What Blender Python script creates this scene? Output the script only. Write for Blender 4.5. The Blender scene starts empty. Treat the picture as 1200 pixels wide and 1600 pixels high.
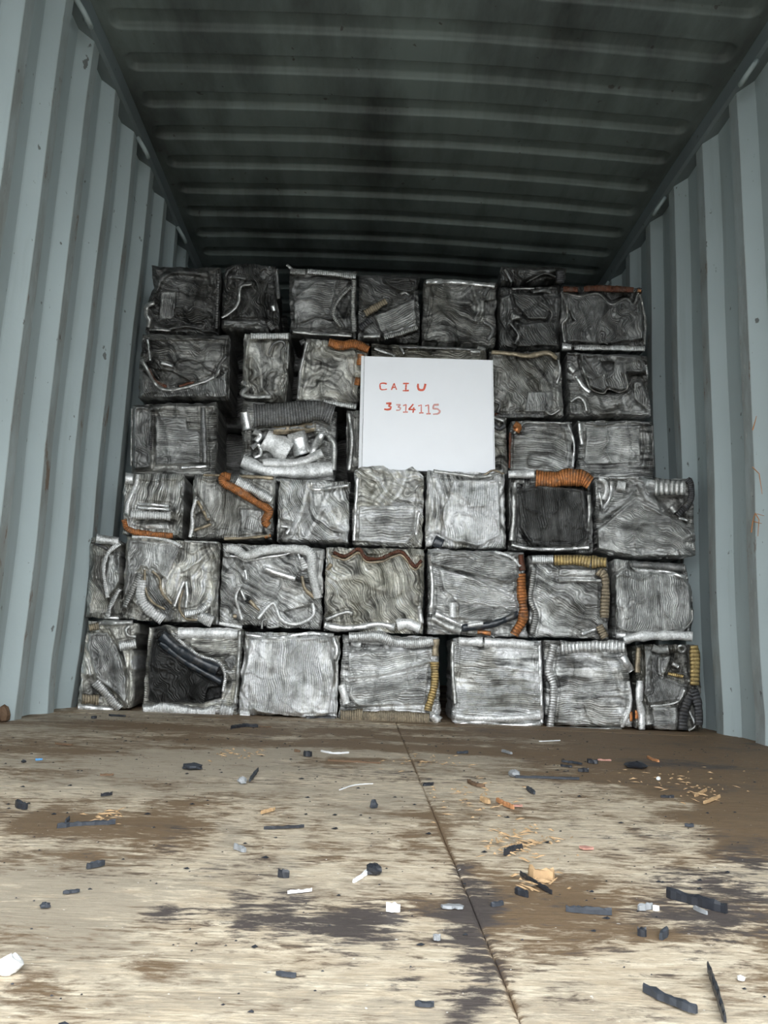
import bpy, math, random
import numpy as np

# ------------------------------------------------------------------ camera, sky, exposure
C = bpy.context.scene.collection
S = bpy.context.scene
CX, CZ, FPX, PITCH, YAW, ROLL = -0.1231, 0.2628, 1212.4, 0.1724, 0.0187, 0.0392
CAM = np.array([CX, 0.0, CZ])
fw = np.array([math.sin(YAW) * math.cos(PITCH), math.cos(YAW) * math.cos(PITCH), math.sin(PITCH)])
r0 = np.array([math.cos(YAW), -math.sin(YAW), 0.0])
u0 = np.cross(r0, fw)
rt = r0 * math.cos(ROLL) + u0 * math.sin(ROLL)
up = -r0 * math.sin(ROLL) + u0 * math.cos(ROLL)
cam = bpy.data.cameras.new('camera')
cam.sensor_fit = 'VERTICAL'
cam.sensor_height = 36.0
cam.lens = FPX / 1600.0 * 36.0
cam.clip_start = 0.01
cam_o = bpy.data.objects.new('camera', cam)
C.objects.link(cam_o)
from mathutils import Matrix
cam_o.matrix_world = Matrix([[rt[0], up[0], -fw[0], CX], [rt[1], up[1], -fw[1], 0.0],
                             [rt[2], up[2], -fw[2], CZ], [0, 0, 0, 1]])
S.camera = cam_o

world = bpy.data.worlds.new('overcast_sky')
S.world = world
world.use_nodes = True
wn = world.node_tree.nodes
wn['Background'].inputs['Color'].default_value = (0.93, 0.97, 1.0, 1)
# evenly bright overcast sky, slightly brighter overhead
tc = wn.new('ShaderNodeTexCoord'); sx_ = wn.new('ShaderNodeSeparateXYZ')
mx = wn.new('ShaderNodeMath'); mx.operation = 'MAXIMUM'; mx.inputs[1].default_value = 0.0
ma = wn.new('ShaderNodeMath'); ma.operation = 'MULTIPLY_ADD'; ma.inputs[1].default_value = 0.15; ma.inputs[2].default_value = 1.0
wl = world.node_tree.links
wl.new(tc.outputs['Generated'], sx_.inputs[0]); wl.new(sx_.outputs['Z'], mx.inputs[0])
wl.new(mx.outputs[0], ma.inputs[0]); wl.new(ma.outputs[0], wn['Background'].inputs['Strength'])

S.view_settings.view_transform = 'Standard'
S.view_settings.look = 'None'
S.view_settings.gamma = 1.0
S.view_settings.use_curve_mapping = False
S.view_settings.exposure = 2.75
S.cycles.max_bounces = 8
S.cycles.diffuse_bounces = 5
S.cycles.use_denoising = True

W = 2.352          # inside width of the container
DOOR_Y = -0.35      # where the container opens
BACK_Y = 6.0
RAIL_Z, CEIL_Z = 2.345, 2.430

# ------------------------------------------------------------------ helpers
_tab = {}
def vnoise(x, y, seed):
    if seed not in _tab:
        _tab[seed] = np.random.RandomState(seed).rand(256, 256) * 2 - 1
    t = _tab[seed]
    x = np.asarray(x, float); y = np.asarray(y, float)
    xi = np.floor(x).astype(int); yi = np.floor(y).astype(int)
    fx = x - xi; fy = y - yi
    fx = fx * fx * fx * (fx * (fx * 6 - 15) + 10); fy = fy * fy * fy * (fy * (fy * 6 - 15) + 10)
    a = t[xi & 255, yi & 255]; b = t[(xi + 1) & 255, yi & 255]
    c = t[xi & 255, (yi + 1) & 255]; d = t[(xi + 1) & 255, (yi + 1) & 255]
    return (a * (1 - fx) + b * fx) * (1 - fy) + (c * (1 - fx) + d * fx) * fy

def fbm(x, y, seed, octv=4):
    s = 0; a = 1.0; n = 0
    for k in range(octv):
        s = s + a * vnoise(x * 2 ** k + 17.3 * k, y * 2 ** k + 5.1 * k, seed + k); n += a; a *= 0.5
    return s / n * 1.5

def sstep(a, b, x):
    t = np.clip((x - a) / (b - a), 0, 1)
    return t * t * (3 - 2 * t)

def ray(px, py):
    px = np.asarray(px, float); py = np.asarray(py, float)
    return (fw[None] + np.multiply.outer((px.ravel() - 600) / FPX, rt) - np.multiply.outer((py.ravel() - 800) / FPX, up))

def at_plane(px, py, Y):
    """points of the vertical plane y = Y seen along given directions"""
    d = ray(px, py); Y = np.broadcast_to(np.asarray(Y, float).ravel(), (len(d),))
    return CAM + d * (Y / d[:, 1])[:, None]

def proj(x, y, z):
    d = np.array([x, y, z]) - CAM
    k = FPX / (d @ fw)
    return (600 + k * (d @ rt), 800 - k * (d @ up))

def at_floor(px, py, z=0.0):
    d = ray(px, py)
    return CAM + d * ((z - CZ) / d[:, 2])[:, None]

def make_mesh(name, verts, quads=None, tris=None, attrs=None, smooth=True):
    me = bpy.data.meshes.new(name)
    verts = np.asarray(verts, np.float32)
    loops, tot = [], []
    if quads is not None and len(quads):
        q = np.asarray(quads, np.int32); loops.append(q.ravel()); tot.append(np.full(len(q), 4, np.int32))
    if tris is not None and len(tris):
        q = np.asarray(tris, np.int32); loops.append(q.ravel()); tot.append(np.full(len(q), 3, np.int32))
    loops = np.concatenate(loops); tot = np.concatenate(tot)
    me.vertices.add(len(verts)); me.vertices.foreach_set('co', verts.ravel())
    me.loops.add(len(loops)); me.loops.foreach_set('vertex_index', loops)
    me.polygons.add(len(tot))
    st = np.zeros(len(tot), np.int32); st[1:] = np.cumsum(tot)[:-1]
    me.polygons.foreach_set('loop_start', st)
    me.update(calc_edges=True)
    me.polygons.foreach_set('use_smooth', np.full(len(tot), smooth))
    for k, v in (attrs or {}).items():
        v = np.asarray(v, np.float32)
        if v.ndim == 2:
            a = me.attributes.new(k, 'FLOAT_COLOR', 'POINT')
            a.data.foreach_set('color', np.concatenate([v, np.ones((len(v), 1), np.float32)], 1).ravel())
        else:
            a = me.attributes.new(k, 'FLOAT', 'POINT'); a.data.foreach_set('value', v)
    me.validate()
    return me

def obj(name, me, mat=None, parent=None, loc=None):
    o = bpy.data.objects.new(name, me)
    C.objects.link(o)
    if mat is not None: me.materials.append(mat)
    if parent is not None: o.parent = parent
    if loc is not None: o.location = loc
    return o

def tag(o, label=None, cat=None, group=None, kind=None):
    if label: o['label'] = label
    if cat: o['category'] = cat
    if group: o['group'] = group
    if kind: o['kind'] = kind
    return o

def grid_quads(nv, nu, off=0, flip=False):
    i = np.arange(nv * nu).reshape(nv, nu) + off
    q = np.stack([i[:-1, :-1], i[1:, :-1], i[1:, 1:], i[:-1, 1:]], -1).reshape(-1, 4)
    return q[:, ::-1] if flip else q

def box_mesh(name, x0, x1, y0, y1, z0, z1, bev=0.0):
    v = [(x, y, z) for x in (x0, x1) for y in (y0, y1) for z in (z0, z1)]
    f = [(0, 1, 3, 2), (4, 6, 7, 5), (0, 4, 5, 1), (2, 3, 7, 6), (0, 2, 6, 4), (1, 5, 7, 3)]
    return make_mesh(name, v, f, smooth=False)

def resample(pts, n):
    p = np.asarray(pts, float)
    d = np.r_[0, np.cumsum(np.linalg.norm(np.diff(p, axis=0), axis=1))]
    t = np.linspace(0, d[-1], n)
    return np.stack([np.interp(t, d, p[:, 0]), np.interp(t, d, p[:, 1])], 1)

def catmull(pts, n):
    p = np.asarray(pts, float)
    if len(p) < 3: return resample(p, n)
    q = np.vstack([2 * p[0] - p[1], p, 2 * p[-1] - p[-2]])
    out = []
    for i in range(len(p) - 1):
        a, b, c, d = q[i:i + 4]
        t = np.linspace(0, 1, 14, endpoint=False)[:, None]
        out.append(.5 * (2 * b + (c - a) * t + (2 * a - 5 * b + 4 * c - d) * t ** 2 + (3 * b - a - 3 * c + d) * t ** 3))
    out.append(p[-1:])
    return resample(np.vstack(out), n)

def seg_dist(X, Y, pts, closed=False):
    p = np.asarray(pts, float)
    if closed: p = np.vstack([p, p[:1]])
    best = np.full(X.shape, 1e9)
    for (ax, ay), (bx, by) in zip(p[:-1], p[1:]):
        dx, dy = bx - ax, by - ay
        t = np.clip(((X - ax) * dx + (Y - ay) * dy) / (dx * dx + dy * dy + 1e-9), 0, 1)
        best = np.minimum(best, np.hypot(X - ax - t * dx, Y - ay - t * dy))
    return best

def inside(X, Y, pts):
    p = np.asarray(pts, float); r = np.zeros(X.shape, bool)
    for i in range(len(p)):
        ax, ay = p[i]; bx, by = p[i - 1]
        c = (ay > Y) != (by > Y)
        with np.errstate(divide='ignore', invalid='ignore'):
            r ^= c & (X < (bx - ax) * (Y - ay) / (by - ay + 1e-12) + ax)
    return r

def sdf(X, Y, pts):
    d = seg_dist(X, Y, pts, True)
    return np.where(inside(X, Y, pts), d, -d)

# ------------------------------------------------------------------ materials
def new_mat(name):
    m = bpy.data.materials.new(name); m.use_nodes = True
    nt = m.node_tree
    b = nt.nodes['Principled BSDF']
    return m, nt, nt.nodes, nt.links, b

def N(nt, kind, **kw):
    n = nt.nodes.new(kind)
    for k, v in kw.items():
        if k in n.inputs: n.inputs[k].default_value = v
        else: setattr(n, k, v)
    return n

def ramp(nt, fac, stops):
    r = nt.nodes.new('ShaderNodeValToRGB')
    while len(r.color_ramp.elements) < len(stops): r.color_ramp.elements.new(0.5)
    for e, (p, c) in zip(r.color_ramp.elements, stops):
        e.position = p; e.color = (*c, 1) if len(c) == 3 else c
    nt.links.new(fac, r.inputs[0])
    return r.outputs[0]

def mixc(nt, fac, a, b, mode='MIX'):
    n = nt.nodes.new('ShaderNodeMix'); n.data_type = 'RGBA'; n.blend_type = mode
    for sock, v in ((n.inputs[0], fac), (n.inputs[6], a), (n.inputs[7], b)):
        if hasattr(v, 'links'): nt.links.new(v, sock)
        elif isinstance(v, (int, float)): sock.default_value = v
        else: sock.default_value = (*v, 1)
    return n.outputs[2]

def math_n(nt, op, a, b=None):
    n = nt.nodes.new('ShaderNodeMath'); n.operation = op
    for s, v in ((n.inputs[0], a), (n.inputs[1], b)):
        if v is None: continue
        if hasattr(v, 'links'): nt.links.new(v, s)
        else: s.default_value = v
    return n.outputs[0]

def coords(nt, scale=(1, 1, 1)):
    g = nt.nodes.new('ShaderNodeNewGeometry')
    m = nt.nodes.new('ShaderNodeMapping'); m.inputs['Scale'].default_value = scale
    nt.links.new(g.outputs['Position'], m.inputs[0])
    return m.outputs[0]

def noise(nt, vec, scale, detail=4, rough=.55, dist=0):
    n = N(nt, 'ShaderNodeTexNoise', Scale=scale, Detail=detail, Roughness=rough, Distortion=dist)
    nt.links.new(vec, n.inputs['Vector'])
    return n.outputs['Fac']

def attr(nt, name, out='Fac'):
    a = nt.nodes.new('ShaderNodeAttribute'); a.attribute_name = name
    return a.outputs[out]

def bump(nt, h, b, strength=.3, dist=.01):
    n = N(nt, 'ShaderNodeBump', Strength=strength, Distance=dist)
    nt.links.new(h, n.inputs['Height']); nt.links.new(n.outputs[0], b.inputs['Normal'])

def plain(name, col, rough=.5, var=.2, scale=60, spec=.4):
    m, nt, nd, lk, b = new_mat(name)
    f = noise(nt, coords(nt), scale, 4)
    lk.new(mixc(nt, f, tuple(c * (1 - var) for c in col), tuple(min(1, c * (1 + var)) for c in col)), b.inputs['Base Color'])
    b.inputs['Roughness'].default_value = rough
    b.inputs['Specular IOR Level'].default_value = spec
    bump(nt, f, b, .1, .002)
    return m

def container_paint(name, base, wear=True, dirty=0.0):
    m, nt, nd, lk, b = new_mat(name)
    p = coords(nt)
    col = mixc(nt, noise(nt, p, 1.7, 5), tuple(c * .82 for c in base), tuple(min(1, c * 1.1) for c in base))
    st = coords(nt, (14, 14, 1.2))
    streak = ramp(nt, noise(nt, st, 1.0, 6, .6), [(.55, (0, 0, 0)), (.8, (1, 1, 1))])
    col = mixc(nt, math_n(nt, 'MULTIPLY', streak, .35), col, (.20, .215, .20))
    if wear:
        w = attr(nt, 'wear')
        wn1 = ramp(nt, noise(nt, coords(nt, (9, 9, 3)), 1.6, 6, .65), [(.38, (0, 0, 0)), (.62, (1, 1, 1))])
        f = math_n(nt, 'MULTIPLY', w, math_n(nt, 'ADD', math_n(nt, 'MULTIPLY', wn1, .45), .22))
        col = mixc(nt, f, col, (.21, .20, .175))
        sc = ramp(nt, noise(nt, coords(nt, (40, 40, 9)), 2.2, 3, .6), [(.64, (0, 0, 0)), (.69, (1, 1, 1))])
        col = mixc(nt, math_n(nt, 'MULTIPLY', w, math_n(nt, 'MULTIPLY', sc, .55)), col, (.55, .55, .50))
        ru = ramp(nt, noise(nt, coords(nt, (6, 6, 2.2)), 2.6, 7, .7), [(.60, (0, 0, 0)), (.66, (1, 1, 1))])
        col = mixc(nt, math_n(nt, 'MULTIPLY', math_n(nt, 'MULTIPLY', w, ru), .8), col, (.16, .085, .035))
    ch = ramp(nt, noise(nt, coords(nt, (1, 1, .8)), 24, 3, .5), [(.705, (0, 0, 0)), (.73, (1, 1, 1))])
    col = mixc(nt, math_n(nt, 'MULTIPLY', ch, .75), col, (.06, .05, .04))
    c2 = ramp(nt, noise(nt, coords(nt, (1, 1, .45)), 70, 3, .6), [(.71, (0, 0, 0)), (.74, (1, 1, 1))])
    col = mixc(nt, math_n(nt, 'MULTIPLY', c2, .6), col, (.10, .09, .07))
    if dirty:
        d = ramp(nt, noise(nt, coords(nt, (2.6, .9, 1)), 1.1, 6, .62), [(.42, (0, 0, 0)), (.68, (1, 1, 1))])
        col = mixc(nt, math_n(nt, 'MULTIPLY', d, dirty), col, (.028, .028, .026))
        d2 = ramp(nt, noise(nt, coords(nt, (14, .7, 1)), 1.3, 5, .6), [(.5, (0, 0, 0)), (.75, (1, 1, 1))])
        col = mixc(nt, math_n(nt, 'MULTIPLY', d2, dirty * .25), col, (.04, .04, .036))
    lk.new(col, b.inputs['Base Color'])
    b.inputs['Roughness'].default_value = .5
    b.inputs['Specular IOR Level'].default_value = .4
    bump(nt, noise(nt, p, 60, 4), b, .12, .004)
    return m

PAINT = (.45, .525, .535)
M_wall = container_paint('blue_grey_container_paint', PAINT)
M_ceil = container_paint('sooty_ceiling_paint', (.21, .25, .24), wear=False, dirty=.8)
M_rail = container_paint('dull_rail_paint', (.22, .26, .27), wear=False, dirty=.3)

def metal(name, col, rough=.4, metallic=.8, var=.35, spec=.5, rib=True, grime=.55, valley=.20):
    m, nt, nd, lk, b = new_mat(name)
    p = coords(nt)
    f = noise(nt, p, 55, 6, .65, .6)
    c = mixc(nt, ramp(nt, f, [(.3, (0, 0, 0)), (.7, (1, 1, 1))]), tuple(x * (1 - var) for x in col), tuple(min(1, x * (1 + var * .5)) for x in col))
    sp = ramp(nt, noise(nt, coords(nt), 150, 5, .7), [(.32, (.55, .55, .55)), (.52, (1, 1, 1)), (.75, (1.15, 1.15, 1.15))])
    c = mixc(nt, 1.0, c, sp, 'MULTIPLY')
    if rib:
        # shade in the rib gaps and along strip sides, painted into the colour
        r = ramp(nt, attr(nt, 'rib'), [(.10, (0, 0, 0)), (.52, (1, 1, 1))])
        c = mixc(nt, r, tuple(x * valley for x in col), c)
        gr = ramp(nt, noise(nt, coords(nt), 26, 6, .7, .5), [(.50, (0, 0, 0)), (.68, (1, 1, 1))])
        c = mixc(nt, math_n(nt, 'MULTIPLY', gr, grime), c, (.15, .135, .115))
    lk.new(c, b.inputs['Base Color'])
    b.inputs['Metallic'].default_value = metallic
    b.inputs['Roughness'].default_value = rough
    b.inputs['Specular IOR Level'].default_value = spec
    bump(nt, noise(nt, p, 140, 4), b, .25, .003)
    return m

MS = {
    'sil': metal('bright_aluminium', (.86, .86, .85), .38, .7, .3, valley=.32),
    'grey': metal('dull_aluminium', (.52, .52, .50), .45, .7, .4),
    'dim': metal('grimy_aluminium', (.24, .24, .235), .5, .6, .5),
    'dark': metal('sooty_metal', (.10, .10, .105), .5, .5, .5),
    'cop': metal('orange_copper', (.56, .22, .07), .42, .45, .6, grime=.7),
    'rust': metal('dark_rusty_copper', (.16, .055, .028), .55, .3, .5),
    'brass': metal('tarnished_brass', (.60, .44, .19), .42, .6, .4),
    'tan': metal('tan_oxidised_metal', (.40, .33, .23), .5, .5, .4),
    'blk': metal('black_plastic', (.018, .024, .032), .32, 0, .3),
    'wht': metal('white_oxidised_aluminium', (.88, .88, .86), .48, .35, .3, grime=.30, valley=.38),
}

def fin_material():
    m, nt, nd, lk, b = new_mat('crushed_radiator_fins')
    tint = attr(nt, 'tint', 'Color')
    ph = attr(nt, 'phase'); fin = attr(nt, 'fin')
    s = math_n(nt, 'SINE', ph)
    p = coords(nt)
    fine = noise(nt, p, 120, 6, .7)
    spots = ramp(nt, noise(nt, p, 42, 7, .7, .8), [(.28, (.55, .55, .55)), (.5, (1, 1, 1)), (.72, (1.25, 1.25, 1.25))])
    c = mixc(nt, 1.0, tint, spots, 'MULTIPLY')
    # deep shade between the fins painted into the colour, bare metal on their edges
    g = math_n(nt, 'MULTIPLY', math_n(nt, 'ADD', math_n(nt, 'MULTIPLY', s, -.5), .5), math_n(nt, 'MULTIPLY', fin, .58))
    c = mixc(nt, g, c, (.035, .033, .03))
    lk.new(c, b.inputs['Base Color'])
    b.inputs['Metallic'].default_value = .62
    r = ramp(nt, fine, [(.3, (.24, .24, .24)), (.7, (.48, .48, .48))])
    lk.new(r, b.inputs['Roughness'])
    h = math_n(nt, 'ADD', math_n(nt, 'MULTIPLY', s, math_n(nt, 'MULTIPLY', fin, .5)), math_n(nt, 'MULTIPLY', fine, 1.1))
    bump(nt, h, b, 1.0, .0034)
    return m
M_fin = fin_material()

def floor_material():
    m, nt, nd, lk, b = new_mat('worn_plywood')
    st = attr(nt, 'stain', 'Color')
    sep = nt.nodes.new('ShaderNodeSeparateColor'); lk.new(st, sep.inputs[0])
    grain = noise(nt, coords(nt, (4.0, 19, 1)), 3.4, 8, .70, .5)
    fibre = noise(nt, coords(nt, (9, 130, 1)), 2.0, 6, .7)
    blot = noise(nt, coords(nt, (1, 2.2, 1)), 11, 9, .74, .6)
    fine = noise(nt, coords(nt, (1, 3.2, 1)), 30, 8, .72, .4)
    col = ramp(nt, grain, [(.25, (.34, .25, .16)), (.42, (.62, .50, .35)), (.56, (.82, .71, .54)), (.8, (.92, .83, .68))])
    col = mixc(nt, .35, col, ramp(nt, fibre, [(.3, (.35, .27, .19)), (.7, (.80, .72, .60))]))
    mot = ramp(nt, math_n(nt, 'ADD', math_n(nt, 'MULTIPLY', blot, .55), math_n(nt, 'MULTIPLY', fine, .45)), [(.46, (0, 0, 0)), (.56, (1, 1, 1))])
    col = mixc(nt, math_n(nt, 'MULTIPLY', mot, .5), col, mixc(nt, fine, (.26, .19, .125), (.52, .43, .33)))
    flake = ramp(nt, noise(nt, coords(nt, (1, 2.6, 1)), 52, 7, .75, .5), [(.47, (0, 0, 0)), (.55, (1, 1, 1))])
    col = mixc(nt, math_n(nt, 'MULTIPLY', flake, .42), col, mixc(nt, blot, (.21, .14, .08), (.64, .53, .39)))
    speck = math_n(nt, 'ADD', math_n(nt, 'MULTIPLY', math_n(nt, 'SUBTRACT', grain, .5), .8), math_n(nt, 'ADD', math_n(nt, 'MULTIPLY', math_n(nt, 'SUBTRACT', blot, .5), 1.8), math_n(nt, 'MULTIPLY', math_n(nt, 'SUBTRACT', fine, .5), 2.4)))
    def masked(ch, lo, hi):
        t = math_n(nt, 'ADD', ch, speck)
        return ramp(nt, t, [(lo, (0, 0, 0)), (hi, (1, 1, 1))])
    col = mixc(nt, masked(sep.outputs[2], .18, .62), col, mixc(nt, fine, (.25, .20, .145), (.58, .50, .39)))      # grey dust
    col = mixc(nt, masked(sep.outputs[0], .20, .62), col, mixc(nt, fine, (.085, .05, .026), (.29, .20, .12)))   # brown dirt
    col = mixc(nt, masked(sep.outputs[1], .26, .66), col, mixc(nt, fine, (.03, .026, .026), (.13, .105, .095)))    # black grease
    chips = ramp(nt, noise(nt, coords(nt, (1, 2.4, 1)), 75, 3, .5), [(.70, (0, 0, 0)), (.73, (1, 1, 1))])
    col = mixc(nt, math_n(nt, 'MULTIPLY', chips, .75), col, (.07, .05, .035))
    dust = ramp(nt, noise(nt, coords(nt, (1, 1, 1)), 130, 2, .5), [(.735, (0, 0, 0)), (.75, (1, 1, 1))])
    col = mixc(nt, math_n(nt, 'MULTIPLY', dust, .7), col, (.82, .80, .76))
    lk.new(col, b.inputs['Base Color'])
    b.inputs['Roughness'].default_value = .62
    b.inputs['Specular IOR Level'].default_value = .3
    bump(nt, math_n(nt, 'ADD', grain, fibre), b, .45, .004)
    return m
M_floor = floor_material()

M_ground = plain('pale_yard_concrete', (.10, .098, .09), .9, .2, 3)  # unseen yard ground, kept dark so little light bounces up inside
M_under = plain('dark_underfloor', (.05, .04, .035), .9)

# ------------------------------------------------------------------ setting: yard, container shell
g = obj('ground', make_mesh('ground', [(-40, -40, -1.3), (40, -40, -1.3), (40, 40, -1.3), (-40, 40, -1.3)], [(0, 1, 2, 3)]), M_ground)
tag(g, kind='structure')

def side_wall(name, sx, pitch, flat_y, flat_w, slope_w):
    """corrugated steel side: inner flats start at flat_y + k * pitch"""
    d = .036
    ys, xs, wear = [], [], []
    k = math.floor((DOOR_Y - flat_y) / pitch)
    y = flat_y + k * pitch
    while y < BACK_Y:
        for (yy, xx, ww) in ((y - slope_w, d, 0.), (y - slope_w + .006, d - .003, 0.), (y - .004, .002, .0), (y, 0, .9), (y + flat_w, 0, 1.), (y + flat_w + .005, .003, .3),
                             (y + flat_w + slope_w, d, 0.)):
            ys.append(yy); xs.append(xx); wear.append(ww)
        y += pitch
    ys = np.array(ys); xs = np.array(xs); wear = np.array(wear)
    o = np.argsort(ys, kind='stable'); ys, xs, wear = ys[o], xs[o], wear[o]
    ok = (ys >= DOOR_Y - .01) & (ys <= BACK_Y); ys, xs, wear = ys[ok], xs[ok], wear[ok]
    zs = np.r_[-.06, np.linspace(0, RAIL_Z + .03, 26)]
    V, A = [], []
    rs = np.random.RandomState(5 if sx < 0 else 9)
    for z in zs:
        dent = vnoise(ys * 2.1, np.full(len(ys), z * 2.0), 40 + (sx > 0)) * .006
        low = math.exp(-((z - .06) / .10) ** 2)
        dent = dent + low * .012 * vnoise(ys * 4.0, np.full(len(ys), z * 5), 44 + (sx > 0))
        V += [(sx * (W / 2 + x + dd), y, z) for x, y, dd in zip(xs, ys, dent)]
        A += list(wear * (1.0 if z < 1.9 else .6))
    q = grid_quads(len(zs), len(ys), flip=(sx > 0))
    me = make_mesh(name, V, q, attrs={'wear': A}, smooth=False)
    o = obj(name, me, M_wall)
    so = o.modifiers.new('thickness', 'SOLIDIFY'); so.thickness = .002; so.offset = 1
    tag(o, kind='structure')
    return o
wall_l = side_wall('wall_left', -1, .2465, 2.461, .052, .056)
wall_r = side_wall('wall_right', 1, .2975, 2.548, .060, .068)

def front_wall():
    xs = np.linspace(-W / 2 - .06, W / 2 + .06, 121)
    prof = .02 * np.clip(np.sin(xs * 2 * math.pi / .25) * 2, -1, 1)
    zs = np.linspace(-.06, CEIL_Z + .09, 3)
    V = [(x, BACK_Y - .05 + p, z) for z in zs for x, p in zip(xs, prof)]
    o = obj('wall_back', make_mesh('wall_back', V, grid_quads(3, 121, flip=True), attrs={'wear': np.zeros(363)}, smooth=False), M_wall)
    tag(o, kind='structure')
front_wall()

# ceiling sheet with pressed transverse recesses, rounded ends, slightly cambered
xs = np.r_[np.linspace(-W / 2 - .02, -W / 2 + .22, 30), np.linspace(-W / 2 + .26, W / 2 - .26, 30), np.linspace(W / 2 - .22, W / 2 + .02, 30)]
ys = np.arange(DOOR_Y - .05, BACK_Y, .0045)
XX, YY = np.meshgrid(xs, ys)
pitch = .2058
yb = 2.491
ph = (YY - yb) / pitch
k = np.round(ph + .22)
yc = yb - .043 + k * pitch                     # centre of each recess
hw = .028
dx = np.maximum(np.abs(XX) - (W / 2 - .075 - .015), 0)
dist = np.hypot(dx, np.maximum(np.abs(YY - yc) - .010, 0))
rec = 1 - sstep(hw - .004, hw + .010, dist)
camber = .030 * (1 - (XX / (W / 2)) ** 2)
dent = .006 * fbm(XX * 1.3, YY * 1.3, 60, 3)
ZZ = CEIL_Z - .006 + camber + dent + .024 * rec
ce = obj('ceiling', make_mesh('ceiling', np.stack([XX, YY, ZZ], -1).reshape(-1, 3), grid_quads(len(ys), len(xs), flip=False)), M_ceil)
so = ce.modifiers.new('thickness', 'SOLIDIFY'); so.thickness = .002; so.offset = -1
tag(ce, kind='structure')

# top rails: box section above the corrugated sheet, plus the lashing rings welded under them
def tube(name, pts, rad, seg=10, mat=None, parent=None, loc=(0, 0, 0), taper=None):
    p = np.asarray(pts, float) - np.asarray(loc)
    n = len(p); t = np.gradient(p, axis=0); t /= np.linalg.norm(t, axis=1)[:, None] + 1e-12
    ref = np.array([0.3, 0.1, .95]); V = []
    for i in range(n):
        a = np.cross(t[i], ref); a /= np.linalg.norm(a); b2 = np.cross(t[i], a)
        r = rad if taper is None else rad * taper[i]
        for j in range(seg):
            th = 2 * math.pi * j / seg
            V.append(p[i] + r * (a * math.cos(th) + b2 * math.sin(th)))
    Q = [(i * seg + j, i * seg + (j + 1) % seg, (i + 1) * seg + (j + 1) % seg, (i + 1) * seg + j) for i in range(n - 1) for j in range(seg)]
    V.append(p[0]); V.append(p[-1]); m = len(V)
    T = [(m - 2, (j + 1) % seg, j) for j in range(seg)] + [(m - 1, (n - 1) * seg + j, (n - 1) * seg + (j + 1) % seg) for j in range(seg)]
    return obj(name, make_mesh(name, V, Q, T), mat, parent, loc)

M_ring = plain('galvanised_ring_paint', (.34, .40, .40), .45, .2, 60)
for n, sx, ring_y in (('trim_1', -1, (2.314, 3.024, 3.734, 1.6)), ('trim_2', 1, (2.42, 3.264, 4.1, 1.57))):
    xi, xo = sx * (W / 2 - .014), sx * (W / 2 + .075)
    prof = [(xi, RAIL_Z + .012), (xi + sx * .010, RAIL_Z), (xo, RAIL_Z), (xo, CEIL_Z + .02), (xi + sx * .012, CEIL_Z + .02), (xi, CEIL_Z + .006)]
    yy = np.arange(DOOR_Y - .05, BACK_Y + .2, .25)
    V = [(x + .004 * math.sin(y * 3 + sx), y, z) for y in yy for x, z in prof]
    m = len(prof)
    Q = [(i * m + j, i * m + (j + 1) % m, (i + 1) * m + (j + 1) % m, (i + 1) * m + j) for i in range(len(yy) - 1) for j in range(m)]
    if sx < 0: Q = [q[::-1] for q in Q]
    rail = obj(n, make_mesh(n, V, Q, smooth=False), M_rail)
    tag(rail, kind='structure')
    for y in ring_y:
        x1 = sx * (W / 2 - .008)
        z1 = RAIL_Z + .002
        a = np.linspace(0, math.pi, 15)
        pts = [(x1 - sx * .034 * math.sin(t) ** .7, y + .040 * math.cos(t), z1 - .006 - .052 * math.sin(t) ** .7) for t in a]
        tube('lashing_ring', pts, .0095, 8, M_ring, rail)

# doors' end: corner posts and header at the opening (outside the picture, they frame the daylight)
for n, x in (('trim_3', -1), ('trim_4', 1)):
    a, b_ = sorted((x * (W / 2 - .0), x * (W / 2 + .10)))
    tag(obj(n, box_mesh(n, a, b_, DOOR_Y - .16, DOOR_Y, -.15, CEIL_Z + .12), M_wall), kind='structure')
tag(obj('trim_5', box_mesh('trim_5', -W / 2 - .1, W / 2 + .1, DOOR_Y - .16, DOOR_Y, CEIL_Z - .02, CEIL_Z + .12), M_rail), kind='structure')

# ------------------------------------------------------------------ floor: plywood sheets on an under-floor
uf = obj('floor', box_mesh('floor', -W / 2 - .06, W / 2 + .06, DOOR_Y - .16, BACK_Y, -.12, -.03), M_under)
tag(uf, kind='structure')
seam = at_floor([640, 690, 760, 850], [1205, 1290, 1430, 1600])
SX = float(np.mean(seam[:3, 0]))

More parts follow.
